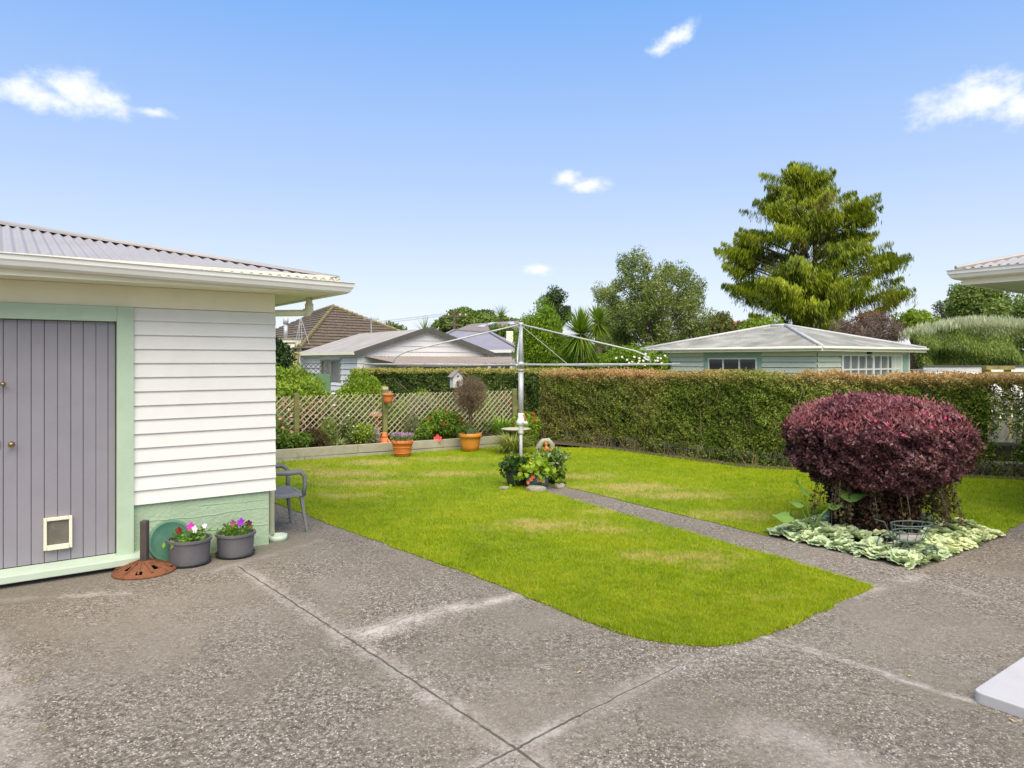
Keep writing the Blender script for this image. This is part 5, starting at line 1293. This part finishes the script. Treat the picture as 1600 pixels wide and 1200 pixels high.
# --- grey-blue roof house with white chimney
BR = mat('blue_grey_iron', (.235,.225,.25), .55, .08, 1.2, dirt=(.30,.29,.32), dscale=.8, damt=.5)
T = thing('grey_roof_house', 'house with a smooth blue grey hip roof behind the white gable garage', 'house')
D = 38; a = AT(640,549,D+2); b2 = AT(812,546,D); c = AT(766,520,D+5); d = AT(711,516,D+7); e_ = (a[0],D+14,a[2]); f_ = (b2[0]+2,D+12,b2[2])
m = MB(); m.quad(a,b2,c,d); m.quad(b2,f_,c); m.quad(f_,e_,d,c); m.quad(e_,a,d); rf = m.build('roof', BR, T)
m = MB().bar(Vector(b2)+Vector((0,0,.05)), Vector(c)+Vector((0,0,.05)), .2,.05).bar(Vector(a)+Vector((0,0,.05)), Vector(d)+Vector((0,0,.05)), .2,.05).bar(Vector(d)+Vector((0,0,.05)), Vector(c)+Vector((0,0,.05)), .2,.05); m.build('ridge_cap', BR, rf)
zw = b2[2]-.1; m = MB().quad((a[0]+.5,D+2.2,0),(b2[0]-.4,D+.6,0),(b2[0]-.4,D+.6,zw),(a[0]+.5,D+2.2,zw)); m.quad((b2[0]-.4,D+.6,0),(b2[0]+1,D+11,0),(b2[0]+1,D+11,zw),(b2[0]-.4,D+.6,zw)); m.build('wall', WHITE, T)
MB().bar((a[0],D+2,a[2]-.08),(b2[0],D,b2[2]-.08),.05,.16).build('fascia', WHITE, T)
for q, (p0, p1) in enumerate(((767,778),(782,797))):
    x0, x1 = (p0-800)/FPX*(D+.7), (p1-800)/FPX*(D+.7); m = MB().box(x0,x1,D+.6,D+.7,1.0,zw-.25); o = m.build('window', GLASS, T)
X, _, Z = AT(796,532,D+4); MB().box(X-.18,X+.22,D+3.8,D+4.3,Z-.4,Z+.55).build('chimney', CREAM, T)
# --- brown roof with skylights
T = thing('skylight_house', 'distant house with a brown roof and three skylights', 'house'); D = 52
a, b2, c, d = AT(700,520,D), AT(860,520,D), AT(822,500,D+6), AT(736,506,D+6)
m = MB().quad(a,b2,c,d); rf = m.build('roof', mat('brown_grey_roof', (.20,.17,.15), .8, .1), T); MB().quad((a[0],a[1]+.3,0),(b2[0],b2[1]+.3,0),(b2[0],b2[1]+.3,a[2]),(a[0],a[1]+.3,a[2])).build('wall', WB, T)
A, B, C_, D_ = map(Vector, (a,b2,c,d))
def onroof(u, v): return A.lerp(D_, v).lerp(B.lerp(C_, v), u)
for (u, v) in ((.22,.45),(.33,.65),(.62,.6)):
    m = MB(); up = Vector((0,-.05,.1)); m.quad(onroof(u,v)+up, onroof(u+.10,v)+up, onroof(u+.12,v+.22)+up, onroof(u+.03,v+.22)+up); m.build('skylight', mat('skylight_glass', (.5,.53,.56), .2), T)
# red roof
T = thing('red_roof_house', 'distant red tiled roof showing between trees', 'house'); D = 75
MB().quad(AT(1128,520,D),AT(1178,520,D),AT(1160,502,D+5),AT(1142,502,D+5)).build('roof', mat('red_tile', (.45,.11,.05), .8, .15), T)
MB().quad((AT(1130,520,D)[0],D+.2,0),(AT(1176,520,D)[0],D+.2,0),(AT(1176,520,D)[0],D+.2,4.5),(AT(1130,520,D)[0],D+.2,4.5)).build('wall', CREAM, T)
# utility pole
def upole(px, ytop, Y, label):
    X, _, Z = AT(px, ytop, Y); T = thing('power_pole', label, 'power pole', (X, Y, 0)); MB().tube([(0,0,0),(0,0,Z)], [.16,.11], 8).build('pole', BARK, T)
    m = MB().box(-1.1,1.1,-.06,.06,Z-.5,Z-.38).box(-.8,.8,-.06,.06,Z-1.3,Z-1.18); m.build('crossarm', BARK, T)
    m = MB()
    for x in (-1,-.5,.5,1): m.tube([(x,0,Z-.38),(x,0,Z-.22)], .05, 6)
    m.build('insulator', WHITE, T)
    m = MB(); 
    for x in (-1,-.5,.5,1): m.tube([(x,0,Z-.22),(x-14,8,Z-1.3),(x-30,16,Z-.6)], .009, 4)
    m.build('power_line', SEAM, T)
upole(710, 486, 62, 'wooden power pole with crossarms beyond the rooftops')
# yellow timber + panels behind hedge
YT = mat('mossy_yellow_timber', (.27,.22,.06), .85, .4, 6, .4, dirt=(.15,.14,.08), dscale=5, damt=.8)
def stack(label, px0, px1, py0, Y):
    x0, _, z1_ = AT(px0, py0, Y); x1 = AT(px1, py0, Y)[0]; T = thing('timber_fence', label, 'fence', (x0, Y, 0))
    MB().box(0, x1-x0, 0, .05, z1_-.075, z1_).build('top_board', YT, T); MB().box(-.05, x1-x0+.3, -.05, -.01, z1_-.17, z1_-.12).build('lower_board', YT, T)
    m = MB()
    for x in (.02, x1-x0-.12): m.box(x, x+.1, .085, .18, 0, z1_)
    m.build('post', YT, T)
stack('mossy yellow timber rail in front of the green garage window', 1101, 1160, 577, 15)
stack('mossy yellow timber rail near the right end behind the hedge', 1541, 1586, 572, 15)
x0, _, z1_ = AT(1443, 573, 20); x1 = AT(1620, 574, 20)[0]; T = thing('white_board_fence', 'low white board fence right of the pale green garage', 'fence', (x0, 20, 0)); m = MB(); lapwall(m, 0, x1-x0, 0, z1_, .25); m.build('panel', WHITE, T); MB().box(-.03,x1-x0,-.05,.06,z1_,z1_+.04).build('capping', BG, T)
m = MB(); X, Y = at_px(1545, 15.2)
T = thing('rail_clothesline', 'fold down clothesline wires behind the right part of the hedge', 'clothesline', (X, Y, 0))
for k in range(5): m.tube([(-1.4+.05*k,.6,1.44-.01*k),(0,0,1.50-.025*k)], .006, 4)
m.build('wire', GALV, T); MB().bar((0,0,0),(0,0,1.52),.06,.06).build('post', YT, T)
# green panel with small lattice left
X, _, Z = AT(452,584,19); X1 = AT(516,584,19)[0]; T = thing('green_panel_fence', 'dull green fence panel with a scrap of lattice left of the round shrub', 'fence', (X, 19, 0))
MB().box(0,X1-X,0,.05,0,Z).build('panel', mat('green_panel', (.12,.22,.11), .7), T)
m = MB()
for k in range(7): m.bar((k*.13,0,Z),(k*.13+.26,0,Z+.26),.01,.012).bar((k*.13+.26,0.01,Z),(k*.13,.01,Z+.26),.01,.012)
m.build('lattice', SEAM, T)
X, _, Z = AT(452,553,30); T = MB().box(X,X+.35,30,30.2,0,Z).box(X-.02,X+.37,29.98,30.22,Z,Z+.08).build('yellow_gate_post', mat('ochre_board', (.45,.38,.16), .8, .1), None); tag(T, 'ochre board panel between the dark bush and the white garage', 'board panel')

# ================================================================== TREES
def tree(nm, label, poly, D, m_, nclump, rc, nleaf, ln, wd, seed, droop=0.0, zr=1.0, trunk=None, base=0.0, cat='tree', group=None, bark=BARK, thick=.9, bias=None, bw=0, q=False, limbs=22, dirn=None, tr=.25, low=None):
    """poly in photo pixels gives the outline at distance D; the crown is as deep as it is wide"""
    rg = np.random.default_rng(seed); xs = [p_[0] for p_ in poly]; ys = [p_[1] for p_ in poly]
    cx = trunk if trunk is not None else (min(xs)+max(xs))/2; X0 = (cx-800)/FPX*D
    T = thing(nm, label, cat, (X0, D, base), 0, group); C = []
    rpx = rc*FPX/D
    gr = np.linspace(min(xs), max(xs), 160)
    while len(C) < nclump:
        px, py = rg.uniform(min(xs), max(xs)), rg.uniform(min(ys), max(ys))
        # keep clump mostly inside the outline
        f = .55
        tst = inpoly(np.array([px, px+rpx*f, px-rpx*f, px, px]), np.array([py, py, py, py-rpx*f*zr, py+rpx*f*zr]), poly)
        if not tst[0] or (tst.sum() < 4 and rg.uniform() > .12): continue
        ins = gr[inpoly(gr, np.full(160, py), poly)]; 
        if len(ins) < 2: continue
        xm, hwp = (ins[0]+ins[-1])/2, (ins[-1]-ins[0])/2; t = max(0, 1-((px-xm)/max(hwp, 1))**2); hw = hwp/FPX*D*thick*math.sqrt(t)
        # favour the outside of the crown volume
        yy = rg.uniform(-1, 1); yy = np.sign(yy)*abs(yy)**.6*hw
        C.append(((px-800)/FPX*D-X0, yy, CAMZ-(py-HOR)*D/FPX-base))
    C = np.array(C); n = nclump*nleaf; ci = np.repeat(np.arange(nclump), nleaf); d = unit(rg.normal(size=(n,3)))
    sc = rg.uniform(.65, 1.25, nclump)[ci][:,None]; rr = rg.uniform(.35, 1, (n,1))**.6
    P = C[ci]+d*rr*sc*rc*np.array([1,1,zr])
    if droop: P[:,2] -= droop*rg.uniform(0, 1, n)**2*rc*(1-rr[:,0]*.3)
    P[:,2] = np.maximum(P[:,2], .05)
    qq = None
    if q: qc = rg.uniform(0, 1, nclump); qq = np.clip((qc[ci]-.86)*6*rg.uniform(.4,1,n)*(P[:,2] < C[:,2].mean()+.5), 0, 1)
    A = d*.5+np.array([0,0,.35]) if bias is None else np.asarray(bias)
    leaves('crown', P, m_, T, ln, wd, A, .4 if bias is None else bw, q=qq, out=d+np.array([0,0,.4]))
    m = MB(); top = C[:,2].max(); H = C[:,2].mean()
    m.tube([(0,0,-.3),(.05,0,H*.35),(0.1,.05,H*.7),(0,0,H),(0,0,top*.9)], [tr,tr*.85,tr*.7,tr*.5,tr*.12], 8)
    for k in rg.choice(nclump, min(limbs, nclump), replace=False):
        c = C[k]; z0_ = max(.2, min(H*rg.uniform(.35,.9), c[2]*.9)); m.tube([(0.03,0,z0_),(c[0]*.5,c[1]*.5,(z0_+c[2])/2+.1*rc),tuple(c)], [tr*.35,tr*.2,tr*.06], 5)
    m.build('trunk', bark, T)
    return T
CON = leafmat('weeping_conifer_foliage', [(.07,.11,.006),(.16,.225,.008),(.30,.37,.010),(.46,.52,.018)], [(.20,.12,.04),(.34,.22,.08),(.28,.13,.05)], nscale=.45, transl=.3, nmix=.5)
bigp = [(1230,253),(1244,266),(1265,273),(1290,276),(1298,289),(1294,301),(1308,313),(1325,311),(1332,299),(1344,311),(1360,315),(1355,325),(1364,330),(1367,349),(1353,365),(1353,382),(1377,394),(1396,408),(1412,418),(1410,430),(1416,440),(1386,448),(1412,467),(1412,482),(1374,477),(1352,476),(1352,514),(1270,516),(1222,510),(1180,506),(1161,497),(1182,482),(1175,467),(1139,470),(1122,446),(1142,439),(1154,432),(1127,415),(1126,387),(1142,389),(1144,365),(1168,356),(1187,358),(1203,356),(1180,339),(1171,313),(1199,325),(1206,325),(1184,289),(1186,270),(1215,287),(1234,289)]
def conifer():
    poly, D = bigp, 45; rg = np.random.default_rng(71); X0 = (1268-800)/FPX*D
    T = thing('weeping_conifer', 'huge olive green weeping conifer towering behind the pale green garage', 'tree', (X0, D, 0)); C = []; H = []
    xs = [p_[0] for p_ in poly]; gr = np.linspace(min(xs), max(xs), 160)
    while len(C) < 300:
        px, py = rg.uniform(min(xs), max(xs)), rg.uniform(254, 512)
        if not inpoly(np.array([px, px]), np.array([py, py+6]), poly).all(): continue
        ins = gr[inpoly(gr, np.full(160, py), poly)]
        if len(ins) < 2: continue
        xm, hwp = 1268+(np.mean((ins[0], ins[-1]))-1268)*.5, (ins[-1]-ins[0])/2; t = max(0, 1-((px-xm)/max(hwp, 1))**2); hw = hwp/FPX*D*.8*math.sqrt(t)
        yy = rg.uniform(-1, 1); yy = np.sign(yy)*abs(yy)**.5*hw; x = (px-800)/FPX*D-X0; z = CAMZ-(py-HOR)*D/FPX
        h = np.array([x, yy*1.1])+rg.normal(size=2)*.8; h /= np.linalg.norm(h)
        C.append((x, yy, z)); H.append(h)
    C = np.array(C); H = np.array(H)
    keep = rg.choice(len(C), 112, replace=False); C0, H0 = C[keep], H[keep]; C, H = [], []
    for c, h in zip(C0, H0):
        for k in range(5 if rg.uniform() > .15 else 3):
            C.append(c+np.append(h*rg.uniform(-.9, .5), 0)+rg.normal(size=3)*(.30,.30,.17)); a_ = h+rg.normal(size=2)*.45; H.append(a_/np.linalg.norm(a_))
    for (tx_, ty_) in [(1231,262),(1190,278),(1196,296),(1178,320),(1190,330),(1150,372),(1134,394),(1132,420),(1160,362),(1130,448),(1150,455),(1170,495),(1288,280),(1335,306),(1356,322),(1362,345),(1352,372),(1385,402),(1404,420),(1408,440),(1404,474),(1370,470),(1300,300),(1240,275),(1212,300),(1345,340)]:
        for k in range(2):
            hx = 1 if tx_ > 1262 else -1; a_ = np.array([hx, rg.normal()*.3]); C.append(((tx_-800)/FPX*D-X0-hx*.25, rg.normal()*.3, CAMZ-(ty_-HOR)*D/FPX+.1)); H.append(a_/np.linalg.norm(a_))
    C = np.array(C); H = np.array(H); n1 = 215; N = len(C)*n1; ci = np.repeat(np.arange(len(C)), n1)
    L = rg.uniform(.55, 1.25, len(C))[ci]; t = rg.uniform(-.75, .28, N); hh = H[ci]; sd_ = np.stack([-hh[:,1], hh[:,0]], 1)
    wdt = .20*np.clip(.35-t, .12, 1)*1.2; lat = rg.normal(size=N)*wdt
    dropmax = (.30+.85*np.clip(.25-t, 0, 1)); tuft = np.sin(t*23+ci)*.5+.5
    dz = -dropmax*rg.uniform(0, 1, N)**1.2*(.35+.65*tuft)
    P = np.stack([C[ci,0]+hh[:,0]*t*L*1.5+sd_[:,0]*lat, C[ci,1]+hh[:,1]*t*L*1.5+sd_[:,1]*lat, C[ci,2]+.28*(t+.3)*L+dz*1.1], 1)
    qc = rg.uniform(0, 1, len(C)); q = np.clip((qc[ci]-.90)*8*rg.uniform(.3, 1, N), 0, 1)*(dz < -.2)
    cpx = 800+FPX*(C[:,0]+X0)/D; cpy = HOR+(CAMZ-C[:,2])*FPX/D; rusty = (np.exp(-((cpx-1385)/35)**2-((cpy-478)/14)**2)+np.exp(-((cpx-1318)/22)**2-((cpy-490)/14)**2)+.7*np.exp(-((cpx-1262)/14)**2-((cpy-318)/12)**2))[ci]
    q = np.maximum(q, np.clip(rusty*1.2*rg.uniform(.2, 1, N), 0, 1)*(dz < -.12))
    ppx = 800+FPX*(P[:,0]+X0)/(D+P[:,1]); ppy = HOR+(CAMZ-P[:,2])*FPX/(D+P[:,1])
    leaves('crown', P, CON, T, .34, .05, np.stack([hh[:,0]*.35, hh[:,1]*.35, np.full(N, -1.)], 1), .74, q=q, out=np.stack([hh[:,0], hh[:,1], np.full(N, .6)], 1))
    m = MB()
    for k, (bx, tx) in enumerate(((-.5,-2.2),(-.15,-.6),(.25,.3),(.6,1.6))):
        m.tube([(bx*.6,0,-.3),(bx,0,2.2),(bx+(tx-bx)*.4,.1*k,5),(tx,.2,9 if k % 3 else 7.2),(tx*1.1,.2,12.5 if k in (1,2) else 8.5)], [.36,.30,.24,.12,.03], 9)
    for k in rg.choice(len(C), 150, replace=False):
        c = C[k]; z0_ = max(2.5, c[2]-.35*math.hypot(c[0], c[1])-.3); m.tube([(c[0]*.12,0,z0_),(c[0]*.55,c[1]*.55,(z0_+c[2])/2),(c[0]+H[k][0]*.3,c[1]+H[k][1]*.3,c[2]+.1)], [.09,.05,.018], 5)
    m.build('trunk', BARK, T)
conifer()
WIL = leafmat('silvery_olive_leaf', [(.07,.11,.02),(.14,.20,.04),(.24,.30,.07),(.38,.42,.17)], nscale=.6)
wp = [(962,398),(985,394),(1003,393),(1000,412),(1018,425),(1035,410),(1052,402),(1074,408),(1084,430),(1092,440),(1098,452),(1092,465),(1103,475),(1110,490),(1106,500),(1100,520),(1095,552),(955,556),(945,530),(940,490),(933,470),(936,450),(950,455),(962,445),(955,428),(965,418),(960,405)]
tree('olive_tree', 'broad silvery green tree behind the left end of the pale green garage', wp, 38, WIL, 330, .42, 150, .16, .05, 72, zr=1.0, trunk=1025, limbs=40, droop=.5)
DT = leafmat('dark_tree_leaf', [(.03,.055,.015),(.065,.105,.03),(.11,.16,.05)])
tree('dark_tree', 'small dark green tree behind the bright conifer', [(846,466),(858,453),(872,452),(886,462),(893,480),(890,505),(850,505)], 44, DT, 60, .38, 110, .17, .07, 73)
CONB = leafmat('bright_conifer_leaf', [(.10,.19,.008),(.17,.29,.012),(.27,.40,.02)], nscale=.8, transl=.35)
tree('bright_conifer', 'bright lime green conifer rising behind the clothesline pole', [(838,482),(852,478),(866,492),(872,510),(882,540),(892,575),(806,576),(808,550),(812,540),(815,510),(826,495)], 24, CONB, 190, .30, 170, .11, .035, 74, bias=(0,0,1), bw=.5, zr=1.3, droop=0)
tree('bright_conifer', 'low lime green bush right under the spiky palm', [(865,548),(890,555),(955,560),(960,578),(860,578)], 23, CONB, 70, .22, 110, .09, .035, 75, limbs=6, tr=.05)
# cabbage-palm
def spiky(px, py, Y, r, n, label, seed, down=True):
    X, _, Z = AT(px, py, Y); T = thing('spiky_palm', label, 'palm', (X, Y, 0)); MB().tube([(0,0,0),(0.02,0,Z*.5),(0,0,Z)], [.16,.13,.11], 10).build('trunk', BARK, T)
    SP = leafmat('palm_blade', [(.07,.15,.01),(.14,.25,.015),(.26,.36,.03)], [(.36,.38,.03),(.46,.45,.05)], transl=.3)
    rg = np.random.default_rng(seed); a = rg.uniform(0, 6.283, n); el = rg.uniform(-1.1, 1.45, n) if down else rg.uniform(-.3, 1.4, n)
    d = np.stack([np.cos(a)*np.cos(el), np.sin(a)*np.cos(el), np.sin(el)], 1); L = r*rg.uniform(.8,1.1,(n,1))
    side = unit(np.cross(d, np.array([[0,0,1.]])+.01*rg.normal(size=(n,3)))); P = np.tile(np.array([[0,0,Z]]), (n,1))+d*.08; V = []
    K = 4
    for i in range(K+1):
        t = i/K; wv = .045*(1-t**2)*.5+.001; V += [P+side*wv, P-side*wv]; P = P+(d+np.array([0,0,-.35*t]))*L/K
    V = np.stack(V, 1); mm = 2*(K+1); F = np.concatenate([np.stack([np.arange(n)*mm+2*i, np.arange(n)*mm+2*i+1, np.arange(n)*mm+2*i+3, np.arange(n)*mm+2*i+2], 1) for i in range(K)])
    npmesh('crown', V, F, SP, T, {'r': np.tile(rg.uniform(0,1,n), K), 'q': np.tile((a < 1.2).astype(float)*.5+(rg.uniform(0,1,n) < .1)*.4, K)})
spiky(907, 522, 22.5, .95, 480, 'spiky cabbage palm with a round crown right of the clothesline mast', 76)
spiky(934, 505, 25, .75, 360, 'yellower spiky palm partly behind the cabbage palm', 77)
spiky(664, 520, 50, 1.4, 60, 'far small palm head above the white gable garage roof', 78, False)
spiky(782, 494, 60, 1.2, 90, 'far fan palm above the brown skylight roof', 79, False)
FT = leafmat('far_tree_leaf', [(.07,.12,.015),(.12,.19,.025),(.20,.28,.05)], nscale=.3)
tree('far_tree', 'spreading green tree on the skyline behind the power pole', [(676,512),(684,500),(700,492),(716,486),(740,487),(762,490),(775,498),(790,500),(812,503),(812,522),(690,524)], 70, FT, 170, .75, 110, .38, .2, 80, zr=.7, trunk=730)
tree('far_tree', 'small far tree peeking over the white garage ridge', [(598,510),(606,507),(616,512),(632,516),(632,530),(600,530)], 66, FT, 24, .6, 80, .3, .15, 81, limbs=5)
tree('far_tree', 'green tree strip behind the blue grey roof beside the mast', [(765,512),(790,514),(812,520),(812,548),(800,548),(795,530),(766,520)], 50, FT, 40, .45, 90, .22, .12, 82, limbs=6)
tree('low_tree', 'mixed green bushy tree between the silvery tree and the weeping conifer', [(1098,512),(1108,500),(1124,492),(1135,490),(1142,500),(1165,512),(1180,512),(1180,528),(1096,530)], 60, leafmat('mixed_tree_leaf', [(.06,.10,.02),(.14,.16,.03),(.24,.20,.06)]), 90, .55, 90, .28, .14, 83)
tree('low_tree', 'bright green bush under the left side of the weeping conifer', [(1158,512),(1180,498),(1215,500),(1220,520),(1155,525)], 40, BRT, 40, .4, 100, .16, .08, 84, limbs=6)
BRN = leafmat('brown_scrub', [(.09,.06,.045),(.16,.11,.09),(.22,.17,.13)], transl=.1)
tree('bare_shrub', 'brownish bare twiggy shrub right of the garage ridge', [(1285,515),(1310,505),(1340,498),(1375,492),(1398,503),(1408,525),(1400,540),(1330,528)], 36, BRN, 70, .38, 110, .2, .025, 85, limbs=30)
tree('rusty_shrub', 'rusty orange brown shrub under the right edge of the weeping conifer', [(1345,495),(1365,488),(1380,492),(1382,510),(1350,512)], 40, leafmat('rusty_leaf', [(.16,.06,.02),(.26,.10,.03),(.2,.14,.04)]), 26, .32, 90, .14, .06, 86, limbs=6)
tree('leafy_tree', 'yellow green leafy tree right of the weeping conifer', [(1393,500),(1402,490),(1418,486),(1430,490),(1445,490),(1460,498),(1462,520),(1395,522)], 45, YGRN, 70, .42, 90, .24, .09, 87)
tree('sparse_tree', 'thin open tree letting the sky through right of the yellow green tree', [(1440,492),(1455,475),(1475,470),(1495,468),(1512,480),(1515,508),(1450,510)], 55, leafmat('sparse_leaf', [(.08,.10,.06),(.15,.18,.10),(.3,.32,.22)]), 60, .38, 42, .2, .08, 88, limbs=40)
GT = leafmat('soft_green_leaf', [(.10,.15,.03),(.18,.26,.05),(.29,.38,.09)], nscale=.5)
tree('broad_tree', 'rounded soft green tree under the corner of the right eave', [(1492,462),(1500,448),(1520,440),(1545,448),(1562,460),(1564,480),(1560,500),(1530,512),(1500,510),(1490,480)], 50, GT, 120, .55, 110, .22, .11, 89, trunk=1528)
tree('broad_tree', 'soft green tree at the right frame edge below the eave', [(1555,490),(1565,465),(1590,458),(1640,455),(1700,470),(1700,520),(1560,520)], 46, GT, 120, .55, 110, .22, .11, 90)
TEA = leafmat('tea_tree_leaf', [(.11,.17,.03),(.20,.28,.05),(.32,.40,.11)], [(.42,.46,.28),(.56,.60,.40)], nscale=.5)
def teatree():
    label = 'long pale topped feathery hedge of shrubs behind the white board fence'
    poly = [(1438,530),(1446,518),(1462,512),(1475,506),(1500,504),(1515,498),(1535,497),(1555,495),(1580,496),(1600,500),(1660,500),(1760,505),(1760,585),(1438,585)]
    D = 30; rg = np.random.default_rng(91); n = 60000; px = rg.uniform(1436, 1760, n); py = rg.uniform(494, 585, n); k = inpoly(px, py, poly); px, py = px[k], py[k]; n = len(px)
    X = (px-800)/FPX*D; Z = CAMZ-(py-HOR)*D/FPX; lump = .45*np.sin(X*1.6)*np.sin(Z*2.2+1)+.25*np.sin(X*3.7+2)+.2*np.sin(Z*5+X)
    Yv = D+lump+rg.uniform(0, .7, n)**1.5+np.clip((Z-2.2)*1.1, 0, 2)
    X0 = X.mean(); T = thing('feathery_shrubs', label, 'shrubs', (X0, D, 0)); P = np.stack([X-X0, Yv-D, Z], 1)
    q = np.clip((Z-(2.75+.15*np.sin(X*2)))/.5, 0, 1)*rg.uniform(.4, 1, n)
    leaves('crown', P, TEA, T, .17, .035, (0,0,1), .6, q=q)
    n = 5000; xx = rg.uniform(1446, 1760, n); top = np.interp(xx, [p_[0] for p_ in poly[:12]], [p_[1] for p_ in poly[:12]]); yy = top+rg.uniform(-3, 10, n)
    P = np.stack([(xx-800)/FPX*D-X0, rg.uniform(.2, 2.2, n), CAMZ-(yy-HOR)*D/FPX], 1); leaves('feathery_tip', P, leafmat('tea_tip', [(.42,.46,.28),(.62,.66,.46)]), T, .26, .03, (0,0,1), .75)
    m = MB()
    for k in range(14): x = -3.6+.9*k; m.tube([(x,1.2,0),(x+.1,1.3,1.4),(x+.3,1.4,2.4)], [.09,.06,.02], 6)
    m.build('trunk', BARK, T)
    MB().box(-4.2,8,1.6,2.6,0,2.1).build('inner_branches', MATS['hedge_twigs'], T)
teatree()
tree('white_flower_bush', 'lime green bush with white blooms behind the hedge at the clothesline arm end', [(943,556),(955,547),(975,545),(1000,548),(1020,550),(1035,556),(1040,582),(943,582)], 21, CONB, 110, .2, 130, .07, .04, 92, limbs=10, tr=.05)
X, Y = at_px(985, 20.3); o = None
P = np.stack([rng.uniform(-.75,.75,24), rng.uniform(-.2,.2,24), rng.uniform(1.5,1.85,24)], 1)
for k in S.objects:
    if k.name.startswith('white_flower_bush') and k.parent is None: par = k
for q_ in P: flower('flower', (q_[0], q_[1]-1.0, q_[2]), .035, WHTF, par)
tree('dark_bush', 'dark green bush behind the weeping end of the garage eave', [(1018,560),(1030,552),(1045,556),(1046,583),(1020,583)], 22, DARKL, 30, .2, 120, .08, .05, 93, limbs=5, tr=.05)
tree('dark_bush', 'dark glossy bush close behind the shed corner', [(405,520),(432,524),(446,545),(455,560),(456,585),(405,600)], 22, DARKL, 90, .25, 130, .10, .06, 94, limbs=8, tr=.06)
# green belt far behind everything so no bare horizon shows
def belt():
    rg = np.random.default_rng(95); n = 60000; a = rg.uniform(-1.2, 1.2, n); Rr = rg.uniform(88, 96, n); hh = 3.2+1.6*np.sin(a*19)+1.2*np.sin(a*43+1)+.8*np.sin(a*97)
    P = np.stack([Rr*np.sin(a), Rr*np.cos(a), hh*rg.uniform(0, 1, n)**.7], 1)
    o = leaves('far_tree_belt', P, leafmat('belt_leaf', [(.05,.085,.03),(.09,.13,.05),(.13,.17,.07)], nscale=.12), None, 1.1, .7)
    tag(o, 'low belt of far trees along the horizon', 'trees', kind='stuff')
belt()

# small fallen leaves on the concrete
LF = mat('dry_leaf', (.50,.36,.13), .8, .3, 30)
for k, (px, py) in enumerate([(1422,1058),(1580,1127),(905,1052),(455,862)]):
    X, Y = G(px, py); a = k*1.9; m = MB(); L = .013+.003*(k % 3)
    c, s_ = math.cos(a), math.sin(a)
    def q(u, v, z): return (u*c-v*s_, u*s_+v*c, z)
    m.quad(q(-L,0,.002), q(-L*.2,L*.45,.009), q(L,0,.003), q(0,0,.004)); m.quad(q(-L,0,.002), q(0,0,.004), q(L,0,.003), q(-L*.2,-L*.45,.008))
    o = m.build('fallen_leaf', LF); o.location = (X, Y, .002); tag(o, 'small dry yellowish leaf lying on the concrete', 'leaf', 'fallen leaves on the concrete')
GROUPS = {'bedding_plant': 'bedding plants along the sleeper edge', 'tall_plant': 'tall perennials in front of the lattice', 'garden_plant': 'plants pressed against the back of the lattice',
          'leafy_shrub': 'leafy shrubs behind the lattice', 'round_shrub': 'rounded shrubs behind the lattice', 'silver_bush': 'fine leaved bushes behind the lattice', 'flowering_bush': 'peach flowering bushes behind the lattice',
          'planter_tub': 'planted tubs at the clothesline pole', 'clipped_hedge': 'clipped hedges round the lawn', 'bright_conifer': 'lime green conifers beyond the hedge', 'spiky_palm': 'spiky palms',
          'far_tree': 'trees on the skyline', 'low_tree': 'low trees beside the weeping conifer', 'broad_tree': 'soft green trees under the right eave', 'dark_bush': 'dark bushes beyond the hedge',
          'timber_fence': 'mossy timber rails behind the hedge'}
for o in S.objects:
    if o.parent is None and 'group' not in o.keys():
        g_ = GROUPS.get(o.name.split('.')[0])
        if g_: o['group'] = g_
